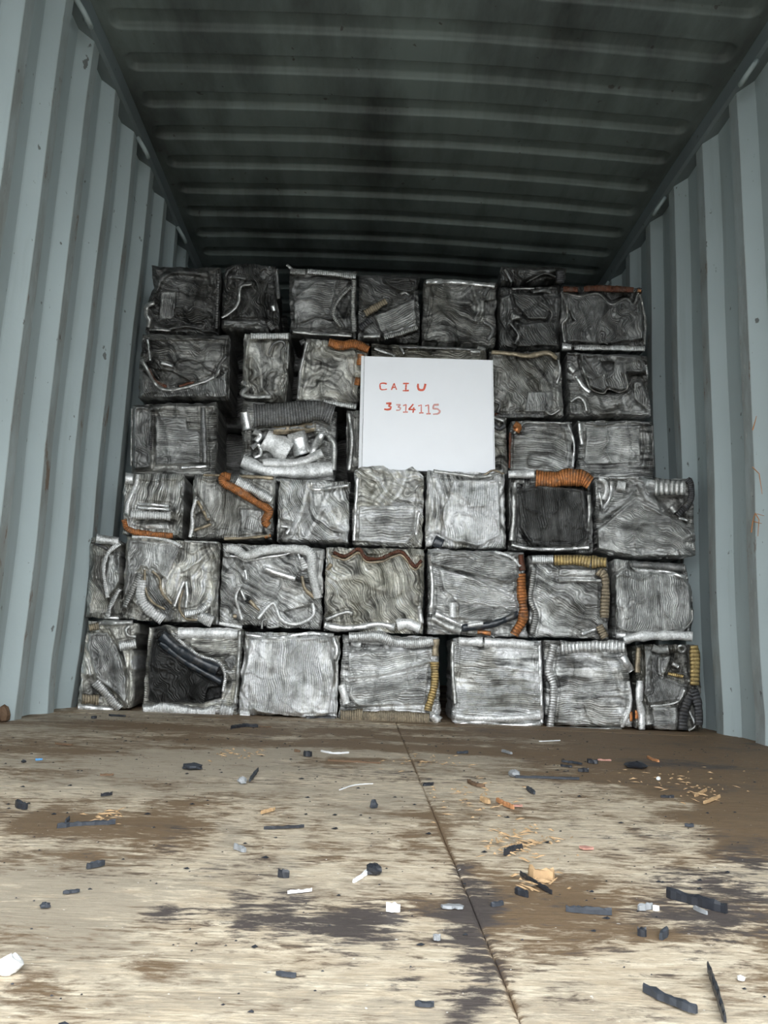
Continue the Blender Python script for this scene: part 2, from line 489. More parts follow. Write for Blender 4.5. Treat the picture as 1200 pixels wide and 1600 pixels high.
STAINS = [  # channel 0 brown, 1 black, 2 grey ; centre in the photo, half size in the photo, strength
    (1, 400, 1425, 100, 40, .8), (1, 250, 1408, 50, 28, .75), (1, 340, 1395, 34, 30, .5), (0, 330, 1410, 150, 60, .3), (2, 60, 1450, 110, 60, .5), (1, 550, 1440, 90, 28, .6),
    (1, 735, 1445, 38, 60, .72), (1, 770, 1530, 40, 50, .72), (0, 760, 1490, 60, 110, .5), (1, 740, 1390, 50, 40, .55), (0, 880, 1410, 110, 50, .55),
    (0, 960, 1350, 90, 40, .3), (1, 1100, 1420, 90, 40, .55), (1, 1150, 1340, 60, 34, .5), (0, 1150, 1340, 90, 50, .4), (0, 1130, 1300, 110, 60, .8),
    (0, 880, 1480, 60, 30, .55), (0, 650, 1480, 40, 60, .4), (1, 640, 1520, 30, 40, .35), (0, 1000, 1460, 60, 24, .6),
    (0, 1050, 1540, 70, 30, .3), (0, 60, 1290, 90, 40, .45), (0, 215, 1310, 50, 20, .4), (1, 240, 1318, 24, 14, .4),
    (0, 270, 1275, 40, 50, .35), (2, 90, 1355, 100, 40, .5), (2, 340, 1312, 40, 16, .6), (2, 560, 1280, 90, 25, .5), (2, 250, 1200, 200, 40, .45),
    (1, 420, 1380, 26, 22, .4), (1, 560, 1410, 70, 30, .45), (2, 430, 1370, 120, 40, .4), (0, 460, 1490, 60, 24, .45),
    (0, 1000, 1215, 200, 40, .75), (0, 1120, 1210, 120, 55, .9), (0, 900, 1170, 300, 26, .7), (1, 1080, 1190, 120, 30, .4),
    (0, 620, 1160, 140, 18, .6), (0, 200, 1150, 300, 26, .45), (0, 520, 1165, 300, 24, .4), (0, 100, 1200, 140, 30, .35), (0, 1190, 1260, 60, 50, .7),
    (0, 350, 1240, 200, 30, .3), (0, 700, 1290, 40, 30, .35), (0, 790, 1275, 60, 20, .4), (0, 1190, 1500, 60, 60, .4), (1, 1040, 1590, 60, 20, .3),
    (0, 30, 1560, 80, 40, .35), (0, 230, 1500, 60, 24, .3), (1, 780, 1590, 30, 30, .45), (0, 560, 1590, 80, 20, .4), (1, 470, 1505, 40, 20, .35),
]
def floor_panel(name, x0, x1, y0, y1):
    st = .0085 if y0 < 2.9 else .03
    xs = np.arange(x0, x1 + st * .5, st); xs[-1] = x1
    xs = np.unique(np.r_[xs, x0 + np.array([.001, .002, .0035, .0055]), x1 - np.array([.001, .002, .0035, .0055])])
    ys = np.arange(y0, y1 + st * .5, st); ys[-1] = y1
    X, Y = np.meshgrid(xs, ys)
    d = np.stack([X - CX, Y, np.full(X.shape, -CZ)], -1)
    dep = d @ fw
    px = 600 + FPX * (d @ rt) / np.maximum(dep, .05); py = 800 - FPX * (d @ up) / np.maximum(dep, .05)
    ch = np.zeros(X.shape + (3,))
    ch[..., 0] = .17 + .45 * fbm(X * 2.2, Y * 7, 70, 5)
    ch[..., 1] = -.10 + .42 * fbm(X * 2.8, Y * 6, 80, 5)
    ch[..., 2] = .24 + .45 * fbm(X * 1.9, Y * 5.0, 90, 5)
    ch[..., 0] += (.19 + .22 * sstep(-.2, .9, X)) * sstep(2.0, 2.7, Y) + .22 * sstep(.3, 1.1, X) * sstep(1.2, 1.9, Y)
    ch[..., 2] += .35 * sstep(1.2, 2.0, Y)
    wx = px + 60 * fbm(X * 5, Y * 8, 95, 4); wy = py + 26 * fbm(X * 5, Y * 8, 99, 4)
    for c, sx, sy, rx, ry, a in STAINS:
        ch[..., c] += a * np.exp(-(((wx - sx) / rx) ** 2 + ((wy - sy) / ry) ** 2) * 1.1)
    # scuffs dragged along the container by loading
    for xc, wd, a in ((-.21, .012, -.5), (-.30, .02, -.35), (.30, .018, .4), (.52, .03, .3), (-.62, .016, -.3)):
        ch[..., 0] += a * np.exp(-((X - xc - .012 * fbm(Y * 1.2, X * 0, 33, 2)) / wd) ** 2) * (.5 + .5 * fbm(Y * 1.8, X * 0 + xc, 34, 2))
    ed = np.minimum(np.minimum(X - x0, x1 - X), np.minimum(Y - y0, y1 - Y))
    ch[..., 0] += (.25 + .35 * fbm(Y * 9, X * 0, 107, 2)) * np.exp(-(ed / .0025) ** 2) + .10 * np.exp(-(ed / .02) ** 2)
    Z = .0012 * fbm(X * 6, Y * 20, 101, 3) - .0015 * np.exp(-(ed / .002) ** 2)
    nv, nu = X.shape
    V = np.stack([X, Y, Z], -1).reshape(-1, 3)
    i = np.arange(nv * nu).reshape(nv, nu)
    loop = np.r_[i[0, :], i[1:, -1], i[-1, -2::-1], i[-2:0:-1, 0]]
    low = V[loop].copy(); low[:, 2] = -.028
    n0 = len(V); L = len(loop); kk = np.arange(L)
    Q = np.vstack([grid_quads(nv, nu, flip=True), np.stack([loop, n0 + kk, n0 + (kk + 1) % L, np.roll(loop, -1)], 1)])
    chf = ch.reshape(-1, 3)
    me = make_mesh(name, np.vstack([V, low]), Q, attrs={'stain': np.vstack([chf, chf[loop]])})
    return obj(name, me, M_floor, uf)
floor_panel('plywood_panel', -W / 2 - .05, SX - .0007, DOOR_Y - .16, 2.78)
floor_panel('plywood_panel', SX + .0007, W / 2 + .05, DOOR_Y - .16, 2.78)
floor_panel('plywood_panel', -W / 2 - .05, SX - .0007, 2.786, BACK_Y)
floor_panel('plywood_panel', SX + .0007, W / 2 + .05, 2.786, BACK_Y)


# ------------------------------------------------------------------ crushed radiator bales
# outlines and folds are traced in views of the photograph (origin and zoom below) and set on the real front plane of each row
VIEWS = {'A': (180, 390, 3.0), 'B': (540, 400, 3.3333), 'C': (750, 400, 4.0), 'D': (170, 720, 4.0), 'E': (120, 820, 5.0),
         'F': (330, 840, 6.0), 'G': (110, 960, 4.2857), 'H': (500, 710, 3.3333), 'I': (780, 710, 3.3333),
         'J': (910, 730, 5.714), 'K': (940, 980, 7.059), 'L': (100, 710, 2.6087), 'P': (0, 0, 1.0), 'M': (540, 530, 4.6154)}
ROW_Y = {11: 3.50, 12: 3.50, 13: 3.51, 14: 3.53, 15: 3.54, 16: 3.55, 1: 2.905, 2: 2.915, 3: 2.935, 4: 3.10, 5: 3.12, 6: 3.14, 7: 3.145}
ROW_DEPTH = .34

def vw(view, pts):
    ox, oy, s = VIEWS[view]
    return [(ox + x / s, oy + y / s) for x, y in pts]

class Bale:
    pass

def coons(top, right, bottom, left, nu, nv):
    t, b_ = resample(top, nu + 1), resample(bottom, nu + 1)
    l, r_ = resample(left, nv + 1), resample(right, nv + 1)
    u = np.linspace(0, 1, nu + 1)[None, :, None]; v = np.linspace(0, 1, nv + 1)[:, None, None]
    return ((1 - v) * t[None] + v * b_[None] + (1 - u) * l[:, None] + u * r_[:, None]
            - (1 - u) * (1 - v) * t[0] - u * (1 - v) * t[-1] - (1 - u) * v * b_[0] - u * v * b_[-1])

def fin_phase(X, Y, ang, period, warp, wscale, seed):
    a = math.radians(ang)
    wx = warp * fbm(X / wscale, Y / wscale, seed, 3); wy = warp * fbm(X / wscale + 40, Y / wscale + 9, seed + 5, 3)
    x, y = X + wx, Y + wy
    along = x * math.cos(a) + y * math.sin(a)
    across = -x * math.sin(a) + y * math.cos(a)
    return across, along

def bale(label, row, view, quad, tone=.6, fins=(0, 3.4, 10, 45), feats=(), strips=(), top=None, right=None, bottom=None, left=None,
         crumple=1.0, lip=1.0, warm=0.0, finamp=.8, seed=None, group='bales of crushed radiators in the stack', step=1.25, push=0.0, drop=0.0):
    global BN
    BN += 1
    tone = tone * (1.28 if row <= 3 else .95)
    crumple = crumple * (1.0 if row <= 3 else 1.3)
    seed = seed or (BN * 13 + 100)
    s = VIEWS[view][2]
    q = vw(view, quad)
    ed = [vw(view, e) if e else None for e in (top, right, bottom, left)]
    TL, TR, BR, BL = q
    top = ed[0] or [TL, TR]; right = ed[1] or [TR, BR]; bottom = ed[2] or [BL, BR]; left = ed[3] or [TL, BL]
    # corners follow the edge lines
    top = [left[0]] + list(top[1:-1]) + [right[0]]; bottom = [left[-1]] + list(bottom[1:-1]) + [right[-1]]
    # the bale comes to rest on what lies under it
    YR = ROW_Y[row] - push
    bx = at_plane([p[0] for p in bottom], [p[1] for p in bottom], YR)
    zb, xa, xb = bx[:, 2].min(), bx[:, 0].min() + .03, bx[:, 0].max() - .03
    zt = max([z for (r_, a_, b_, z) in TOPS if r_ == row - 1 and a_ < xb and b_ > xa] or [0.0])
    drop = float(np.clip((zb - zt - .005) / (YR / FPX), -6, 22))
    if drop: bottom = [(x, y + drop) for x, y in bottom]; left = list(left[:-1]) + [bottom[0]]; right = list(right[:-1]) + [bottom[-1]]
    wpx = max(abs(top[-1][0] - top[0][0]), abs(bottom[-1][0] - bottom[0][0])); hpx = abs(bottom[0][1] - top[0][1])
    nu, nv = max(8, int(wpx / step)), max(8, int(hpx / step))
    G = coons(top, right, bottom, left, nu, nv)
    X, Y = G[..., 0], G[..., 1]
    u = np.linspace(0, 1, nu + 1)[None, :] * np.ones((nv + 1, 1)); v = np.linspace(0, 1, nv + 1)[:, None] * np.ones((1, nu + 1))
    # ragged outline
    jx = 1.6 * fbm(X / 14, Y / 14, seed + 1, 3); jy = 1.6 * fbm(X / 14 + 7, Y / 14, seed + 2, 3)
    X = X + jx * (np.abs(2 * u - 1) ** 6); Y = Y + jy * (np.abs(2 * v - 1) ** 6)
    # crumpled sheet: warped noise with sharp folds
    cw = 18 * crumple
    wx = X + cw * fbm(X / 48, Y / 48, seed + 3, 2); wy = Y + cw * fbm(X / 48 + 3, Y / 48 + 8, seed + 4, 2)
    h = 4.2 * crumple * fbm(wx / 60, wy / 60, seed + 6, 3)
    rid = 1 - np.abs(fbm(wx / 40, wy / 40, seed + 7, 2)) * 2
    h += 3.8 * crumple * np.clip(rid, 0, 1) ** 3 - 1.0 * crumple
    rid2 = 1 - np.abs(fbm(wx / 17, wy / 17, seed + 9, 2)) * 2
    h += 1.1 * crumple * np.clip(rid2, 0, 1) ** 2
    h += .35 * fbm(X / 5, Y / 5, seed + 8, 2)
    # rolled rim with a folded lip just inside
    dl = np.minimum(np.minimum(u, 1 - u) * wpx, np.minimum(v, 1 - v) * hpx)
    nn = fbm(X / 16, Y / 16, seed + 10, 3)
    R = 6.5 + 2.5 * nn
    h += -5.5 * np.clip(1 - dl / np.maximum(R, 3), 0, 1) ** 2
    lp = lip * np.clip(.6 + 1.1 * fbm(X / 30, Y / 30, seed + 12, 2), 0, 1.3)
    c0 = 7 + 4 * fbm(X / 22, Y / 22, seed + 13, 2)
    h += lp * (3.0 * np.exp(-((dl - c0) / 2.2) ** 2) - 2.6 * np.exp(-((dl - c0 - 5) / 2.4) ** 2))
    # fins
    fins = (fins[0], fins[1], fins[2] * .75, fins[3] * 1.25)
    ac, al = fin_phase(X, Y, *fins, seed + 20)
    phase = 2 * math.pi * ac / fins[1]
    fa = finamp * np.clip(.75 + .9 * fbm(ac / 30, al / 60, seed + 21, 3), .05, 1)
    tn = tone * np.clip(1.12 + .95 * fbm(ac / 4.5, al / 50, seed + 22, 4) + .6 * fbm(X / 26, Y / 26, seed + 23, 4), .18, 2.0)
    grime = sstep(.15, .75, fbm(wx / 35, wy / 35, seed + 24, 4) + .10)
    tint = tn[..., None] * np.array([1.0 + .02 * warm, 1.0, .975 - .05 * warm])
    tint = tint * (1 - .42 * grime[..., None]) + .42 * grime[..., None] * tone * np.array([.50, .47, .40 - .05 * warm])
    # a crease runs along both sides of every strip pressed into the face
    for st in strips:
        pl = catmull(vw(view, st[1]), 24)
        d = seg_dist(X, Y, pl)
        h -= 4.2 * np.exp(-((d - st[2] / s / 2 - 1.6) / 2.0) ** 2)
    for f in feats:
        kind, pts = f[0], vw(view, f[1])
        wob = 1.2 * fbm(X / 9, Y / 9, seed + 31, 2)
        if kind in 'RG':
            pts = catmull(pts, 6 * len(pts))
            d = seg_dist(X, Y, pts) + wob * .4
            w = f[2] / s; amp = f[3] / s
            e = np.exp(-(d / w) ** 2)
            if kind == 'R':
                h += amp * np.exp(-(d / w) ** 4) - .45 * amp * np.exp(-((d - 2.0 * w) / w) ** 2)
                fa *= 1 - .8 * np.exp(-(d / w) ** 4)
                if len(f) > 4: tint = tint * (1 - e[..., None]) + e[..., None] * f[4] * np.array([1, 1, .98])
            else:
                h -= amp * e
        else:
            sd = sdf(X, Y, pts) + wob * .7
            m = sstep(-1.3, 1.6, sd)
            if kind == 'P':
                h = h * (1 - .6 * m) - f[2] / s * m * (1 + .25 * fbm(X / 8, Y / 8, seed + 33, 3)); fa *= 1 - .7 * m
                tint = tint * (1 - .5 * m[..., None])  # recess also darkened in the tint, painted shade on top of its depth
            else:
                hh, tf, ang = 1.5 * f[2] / s, f[3], f[4]
                bul = sstep(0, 16, sd)
                h = h + m * hh + hh * .35 * bul + hh * .5 * np.exp(-((sd - 2.2) / 2.0) ** 2) - (1.5 + hh * .6) * np.exp(-((sd + 2.6) / 2.0) ** 2)
                per = f[5] if len(f) > 5 else fins[1]
                ac2, al2 = fin_phase(X, Y, ang, per, f[6] if len(f) > 6 else 6, 40, seed + 40)
                phase = np.where(m > .5, 2 * math.pi * ac2 / per, phase)
                t2 = tf * 1.2 * np.clip(1.0 + .5 * fbm(ac2 / 7, al2 / 60, seed + 42, 4) + .3 * fbm(X / 20, Y / 20, seed + 43, 3), .3, 1.7)
                tint = tint * (1 - m[..., None]) + m[..., None] * t2[..., None] * np.array([1, 1, .975])
                fa = np.where(m > .5, finamp * np.clip(.8 + .6 * fbm(X / 30, Y / 30, seed + 44, 2), .05, 1), fa)
                fa *= 1 - .8 * np.exp(-((sd - 1.5) / 2.0) ** 2)
    tint = np.clip(tint, .012, .92)
    Yp = ROW_Y[row] - push
    mpp = Yp / FPX * 1.03
    P = at_plane(X, Y, (Yp - h * mpp)).reshape(-1, 3)
    n0 = len(P)
    i = np.arange(n0).reshape(nv + 1, nu + 1)
    loop = np.r_[i[0, :], i[1:, -1], i[-1, -2::-1], i[-2:0:-1, 0]]
    Lp = len(loop); kk = np.arange(Lp)
    ring = P[loop]; cen = ring.mean(0)
    V = [P]; Q = [grid_quads(nv + 1, nu + 1)]
    prev = loop
    tt = [tint.reshape(-1, 3)]; pp = [phase.ravel()]; ff = [fa.ravel()]
    nr = 8
    ydeep = Yp + ROW_DEPTH
    s_ar = np.arange(Lp) * step
    zmin = ring[:, 2].min()
    for r_ in range(1, nr + 1):
        t = r_ / nr
        R_ = ring.copy()
        R_[:, 1] = ring[:, 1] * (1 - t) + ydeep * t
        nz = -.008 * np.abs(fbm(s_ar / 18, np.full(Lp, t * 5), seed + 50, 3)) * min(1, 2 * t) - .004 * min(1, 2 * t) - .012 * max(0, t - .85)/.15
        dr = ring - cen; dr[:, 1] = 0; dr /= np.linalg.norm(dr, axis=1)[:, None]
        R_ += dr * nz[:, None]
        R_[:, 2] = np.maximum(R_[:, 2], zmin)
        o_ = n0 + (r_ - 1) * Lp
        cur = o_ + kk
        Q.append(np.stack([prev, np.roll(prev, -1), np.roll(cur, -1), cur], 1)); prev = cur
        V.append(R_)
        tt.append(np.clip(tint.reshape(-1, 3)[loop] * .7 * (1 + .5 * fbm(s_ar / 9, np.full(Lp, t * 7), seed + 52, 3))[:, None], .02, .8))  # side faces tinted darker than the front, their shade painted in
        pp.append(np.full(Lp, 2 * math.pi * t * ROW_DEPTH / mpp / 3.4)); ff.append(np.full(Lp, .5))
    bc = np.array([[cen[0], ydeep, cen[2]]]); V.append(bc)
    nb = n0 + nr * Lp
    T = np.stack([prev, np.roll(prev, -1), np.full(Lp, nb)], 1)
    tt.append(tint.reshape(-1, 3)[:1]); pp.append(np.zeros(1)); ff.append(np.zeros(1))
    V = np.vstack(V)
    base = np.array([cen[0], Yp + ROW_DEPTH / 2, V[:, 2].min()])
    e = bpy.data.objects.new('crushed_radiator_bale', None); C.objects.link(e); e.location = base; e.empty_display_size = .1
    tag(e, label, 'scrap bale', group)
    TOPS.append((row, V[:, 0].min(), V[:, 0].max(), float(np.percentile(ring[:, 2], 99))))
    me = make_mesh('body', V - base, np.vstack(Q), T, {'tint': np.vstack(tt), 'phase': np.concatenate(pp), 'fin': np.concatenate(ff)})
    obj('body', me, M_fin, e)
    B = Bale(); B.X, B.Y, B.h, B.Yp, B.mpp, B.base, B.e, B.view, B.seed = X.ravel(), Y.ravel(), h.ravel(), Yp, mpp, base, e, view, seed
    for st in strips: strip(B, *st)
    return B

PART_LABEL = {'sil': 'bright silver', 'grey': 'dull silver', 'dim': 'grimy grey', 'dark': 'blackened', 'cop': 'orange copper', 'rust': 'rusty red',
              'brass': 'yellow brass', 'tan': 'tan oxidised', 'blk': 'black plastic', 'wht': 'white'}

def strip(B, matk, pts, width, period=0, lift=5, name=None, close=True):
    """ribbed header strip / smooth tube lying on the face of a bale (parts of the bale)"""
    s = VIEWS[B.view][2]
    p = vw(B.view, pts)
    L = np.linalg.norm(np.diff(np.asarray(p), axis=0), axis=1).sum()
    w = width / s; per = period / s; lf = lift / s
    ds = min(per / 5, 2.0) if per else 2.0
    n = max(8, int(L / ds))
    cpts = catmull(p, n)
    t = np.gradient(cpts, axis=0); t /= np.linalg.norm(t, axis=1)[:, None] + 1e-9
    nrm = np.stack([-t[:, 1], t[:, 0]], 1)
    sl = np.arange(n) * L / (n - 1)
    # height of the face below, smoothed along the strip
    hb = np.array([np.percentile(B.h[np.hypot(B.X - x, B.Y - y) < max(w * .5, 2.5)], 70) if np.any(np.hypot(B.X - x, B.Y - y) < max(w * .5, 2.5)) else -3.0 for x, y in cpts[::3]])
    hb = np.interp(np.arange(n), np.arange(n)[::3], hb)
    kw = max(3, int(10 / ds)) | 1
    hb = np.convolve(np.pad(hb, kw // 2, mode='edge'), np.ones(kw) / kw, 'valid')
    if per:
        prof = [(-.5, -7), (-.5, 0), (-.40, 1.0), (-.2, 1.25), (.2, 1.25), (.40, 1.0), (.5, 0), (.5, -7)]
    else:
        prof = [(-.5, -7), (-.5, -1.5), (-.4, .45), (-.2, 1.05), (.2, 1.05), (.4, .45), (.5, -1.5), (.5, -7)]
    seed = B.seed + int(p[0][0])
    wv = w * (1 + .14 * fbm(sl / 16, sl * 0, seed, 2))
    V = []
    for j, (a, z) in enumerate(prof):
        mid = 1 - abs(a) / .5
        rib = 0
        if per and 0 < j < 7:
            rib = (np.abs(np.sin(math.pi * sl / per)) ** .8 - .55) * min(2.6, per * .55) * (1.0 if 2 <= j <= 5 else .5)
        hgt = hb + lf + z * min(3.2, w * .24) + rib + .5 * fbm(sl / 9, sl * 0 + a * 2, seed + 3, 2) if z > -5 else hb - 4
        xy = cpts + nrm * (a * wv)[:, None] + nrm * (.5 * fbm(sl / 7, sl * 0 + j, seed + 4, 2))[:, None]
        V.append(at_plane(xy[:, 0], xy[:, 1], B.Yp - hgt * B.mpp))
    V = np.stack(V, 1)                                   # n, 8, 3
    m = len(prof)
    Q = grid_quads(n, m)
    caps = [tuple(range(m)), tuple((n - 1) * m + j for j in range(m - 1, -1, -1))]
    capq = []
    for c in caps: capq += [(c[0], c[1], c[6], c[7]), (c[1], c[2], c[5], c[6]), (c[2], c[3], c[4], c[5])]
    V = V.reshape(-1, 3) - B.base
    a, b_, c_ = V[Q[0, 0]], V[Q[0, 1]], V[Q[0, 2]]
    if np.cross(b_ - a, c_ - a)[1] > 0: Q = Q[:, ::-1]
    cr = np.abs(np.sin(math.pi * sl / per)) if per else np.ones(n)
    edge = np.array([.0, .25, .8, 1, 1, .8, .25, .0])
    ribv = (cr[:, None] * (edge[None] if per else np.ones((1, 8)))).ravel()
    me = make_mesh('strip', V, np.vstack([Q, np.array(capq)]), attrs={'rib': ribv})
    nm = name or ('header_strip' if per else 'fin_tube')
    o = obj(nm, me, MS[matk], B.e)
    o['label'] = '%s %s' % (PART_LABEL[matk], {'header_strip': 'ribbed header strip', 'fin_tube': 'crushed tube edge'}.get(nm, nm.replace('_', ' ')))
    return o

BN = 0
TOPS = []
# bottom row, left to right
bale('bottom-row bale at the far left, white ribbed strip slanting across its lower corner', 1, 'G',
     [(118, 42), (445, 58), (402, 655), (45, 650)], .40, (80, 3.2, 14, 40),
     [('P', [(80, 400), (150, 415), (215, 540), (90, 540)], 70), ('F', [(130, 130), (250, 118), (330, 260), (372, 420), (372, 600), (320, 540), (170, 420), (112, 220)], 30, .42, 80, 3.2, 14),
      ('G', [(385, 260), (375, 600)], 10, 30)],
     [('tan', [(122, 90), (190, 80)], 45, 14), ('grey', [(195, 58), (420, 56)], 34), ('sil', [(325, 215), (440, 195)], 66, 14), ('sil', [(165, 450), (330, 632)], 62, 15, 14),
      ('sil', [(50, 622), (150, 630), (290, 640)], 52), ('tan', [(75, 565), (190, 572)], 70, 18, 2), ('grey', [(400, 80), (370, 100), (385, 140), (440, 150)], 24)], warm=1)
bale('bottom-row bale with a big blue-black plastic panel and tubes across its face', 1, 'G',
     [(528, 82), (1152, 98), (1108, 700), (482, 672)], .46, (0, 3.2, 8, 40),
     [('F', [(560, 80), (640, 80), (700, 160), (850, 270), (1000, 330), (1040, 420), (1010, 560), (880, 600), (520, 590), (520, 330)], 20, .035, 70, 4.0, 20),
      ('F', [(1020, 300), (1100, 270), (1110, 340), (1070, 380)], 12, .2, 20), ('P', [(920, 490), (1020, 480), (1010, 560), (900, 580)], 30)],
     [('blk', [(610, 140), (760, 262), (985, 375)], 78, 0, 16, 'plastic_tube'), ('blk', [(600, 190), (760, 312), (1010, 455)], 42, 0, 12, 'plastic_tube'),
      ('sil', [(700, 150), (850, 268), (990, 320), (1035, 410), (1020, 520)], 24, 12, 8), ('sil', [(485, 642), (640, 630), (840, 660), (970, 650)], 78, 11),
      ('sil', [(1000, 640), (1090, 660)], 80, 20), ('wht', [(720, 125), (900, 125), (1120, 132)], 68), ('grey', [(1134, 110), (1120, 400), (1100, 600)], 24)], top=[(528, 78), (640, 72), (720, 100), (1152, 98)], warm=1)
bale('bottom-row bale with one smooth pale face of fine upright fins, no coloured strips', 1, 'L',
     [(738, 722), (1125, 738), (1115, 1090), (712, 1072)], .72, (90, 3.0, 4, 50),
     [('F', [(760, 752), (1080, 740), (1100, 900), (1078, 1058), (950, 1080), (780, 1050), (722, 960)], 12, .80, 90, 3.0, 4)],
     [('wht', [(716, 1062), (758, 1066)], 24), ('dark', [(985, 1078), (1108, 1078)], 28), ('sil', [(742, 735), (860, 748), (1000, 730), (1100, 738)], 15),
      ('sil', [(1098, 745), (1112, 800), (1104, 835)], 16), ('dark', [(765, 1072), (810, 1078)], 16)], finamp=.7, crumple=.6)
bale('bottom-row bale with tan ribbed strip along its foot and brass strip down its right edge', 1, 'H',
     [(120, 937), (614, 952), (628, 1415), (97, 1400)], .60, (0, 3.2, 6, 50),
     [('P', [(150, 975), (360, 970), (370, 1012), (160, 1032)], 50), ('F', [(150, 1035), (580, 1012), (580, 1080), (330, 1150), (150, 1168)], 9, .70, -4),
      ('F', [(160, 1200), (560, 1120), (550, 1300), (200, 1312), (150, 1260)], 9, .52, -3), ('R', [(150, 1172), (330, 1150), (580, 1085)], 14, 14, .8)],
     [('sil', [(150, 952), (300, 948), (380, 975), (480, 985), (590, 972)], 55, 10), ('wht', [(348, 978), (350, 1012)], 30), ('sil', [(160, 985), (215, 990)], 34), ('tan', [(602, 962), (600, 1050)], 36),
      ('brass', [(597, 1080), (595, 1200), (560, 1335)], 40, 14), ('tan', [(105, 1365), (222, 1365)], 75, 12), ('tan', [(225, 1375), (400, 1372), (570, 1385)], 72, 9),
      ('sil', [(585, 1360), (620, 1392)], 50), ('wht', [(112, 1200), (138, 1300)], 40)])
bale('bottom-row bale with level pale fins and two white caps along its top edge', 1, 'H',
     [(692, 957), (1150, 970), (1160, 1435), (690, 1418)], .74, (3, 3.0, 5, 50), [('R', [(700, 1100), (860, 1095), (1140, 1130)], 10, 6)],
     [('wht', [(722, 975), (848, 976)], 48), ('wht', [(856, 980), (1000, 985), (1115, 996)], 50), ('wht', [(705, 1362), (800, 1375), (1000, 1375), (1150, 1362)], 36),
      ('sil', [(702, 1410), (830, 1395), (1000, 1415), (1150, 1402)], 30), ('grey', [(692, 972), (690, 1100), (704, 1300)], 24), ('sil', [(1144, 990), (1156, 1400)], 18)], crumple=.7)
bale('bottom-row bale with a silver ribbed strip along its top and another down its left edge', 1, 'I',
     [(236, 968), (664, 982), (694, 1440), (242, 1430)], .50, (2, 3.3, 8, 45), [('R', [(560, 1050), (640, 1200), (640, 1350)], 24, 10)],
     [('sil', [(285, 988), (258, 1120), (285, 1220), (265, 1420)], 40, 14), ('sil', [(320, 1010), (500, 1000), (655, 1002)], 62, 20), ('sil', [(640, 1050), (690, 1130)], 40),
      ('wht', [(672, 1180), (684, 1300), (640, 1420)], 18), ('cop', [(686, 1340), (688, 1390)], 16), ('grey', [(280, 1425), (450, 1430), (640, 1430)], 16)])
bale('bottom-row bale at the far right, yellow ribbed strip and dark ribbed hoses beside the wall', 1, 'K',
     [(372, 192), (1060, 195), (1115, 1160), (376, 1150)], .24, (75, 2.6, 8, 40),
     [('P', [(760, 300), (950, 195), (960, 580), (700, 520)], 100), ('F', [(545, 280), (640, 300), (660, 540), (940, 640), (860, 810), (520, 850), (460, 700), (545, 650)], 20, .22, 72, 2.6, 6),
      ('F', [(470, 205), (545, 212), (540, 700), (480, 740)], 30, .34, 90), ('F', [(620, 330), (760, 320), (720, 450), (670, 540), (620, 520)], 30, .48, 100),
      ('F', [(560, 880), (825, 880), (838, 1150), (580, 1120)], 18, .45, 0), ('P', [(840, 860), (960, 700), (1100, 760), (1100, 1140), (850, 1150)], 50)],
     [('tan', [(408, 225), (402, 340), (395, 500)], 62), ('wht', [(422, 590), (415, 800), (440, 950), (445, 1130)], 74), ('cop', [(384, 915), (384, 1010)], 36), ('grey', [(520, 960), (532, 1075)], 100),
      ('grey', [(560, 225), (640, 255), (740, 245)], 90), ('sil', [(880, 200), (915, 215), (922, 245), (900, 272), (865, 268), (845, 238), (855, 208), (880, 200)], 26, 0, 40, 'pipe_end'),
      ('brass', [(1020, 200), (1030, 420), (1025, 640)], 104, 44, 30), ('dark', [(1005, 690), (915, 900), (890, 1130)], 104, 38, 50), ('dark', [(1015, 690), (1062, 860), (1072, 1080)], 92, 38, 48),
      ('wht', [(540, 870), (700, 858), (850, 812), (912, 690)], 24), ('sil', [(965, 920), (1030, 1085), (960, 1140)], 22, 0, 55), ('brass', [(730, 510), (900, 545)], 40, 20, 40),
      ('sil', [(780, 400), (850, 440)], 36, 0, 50)], warm=1)
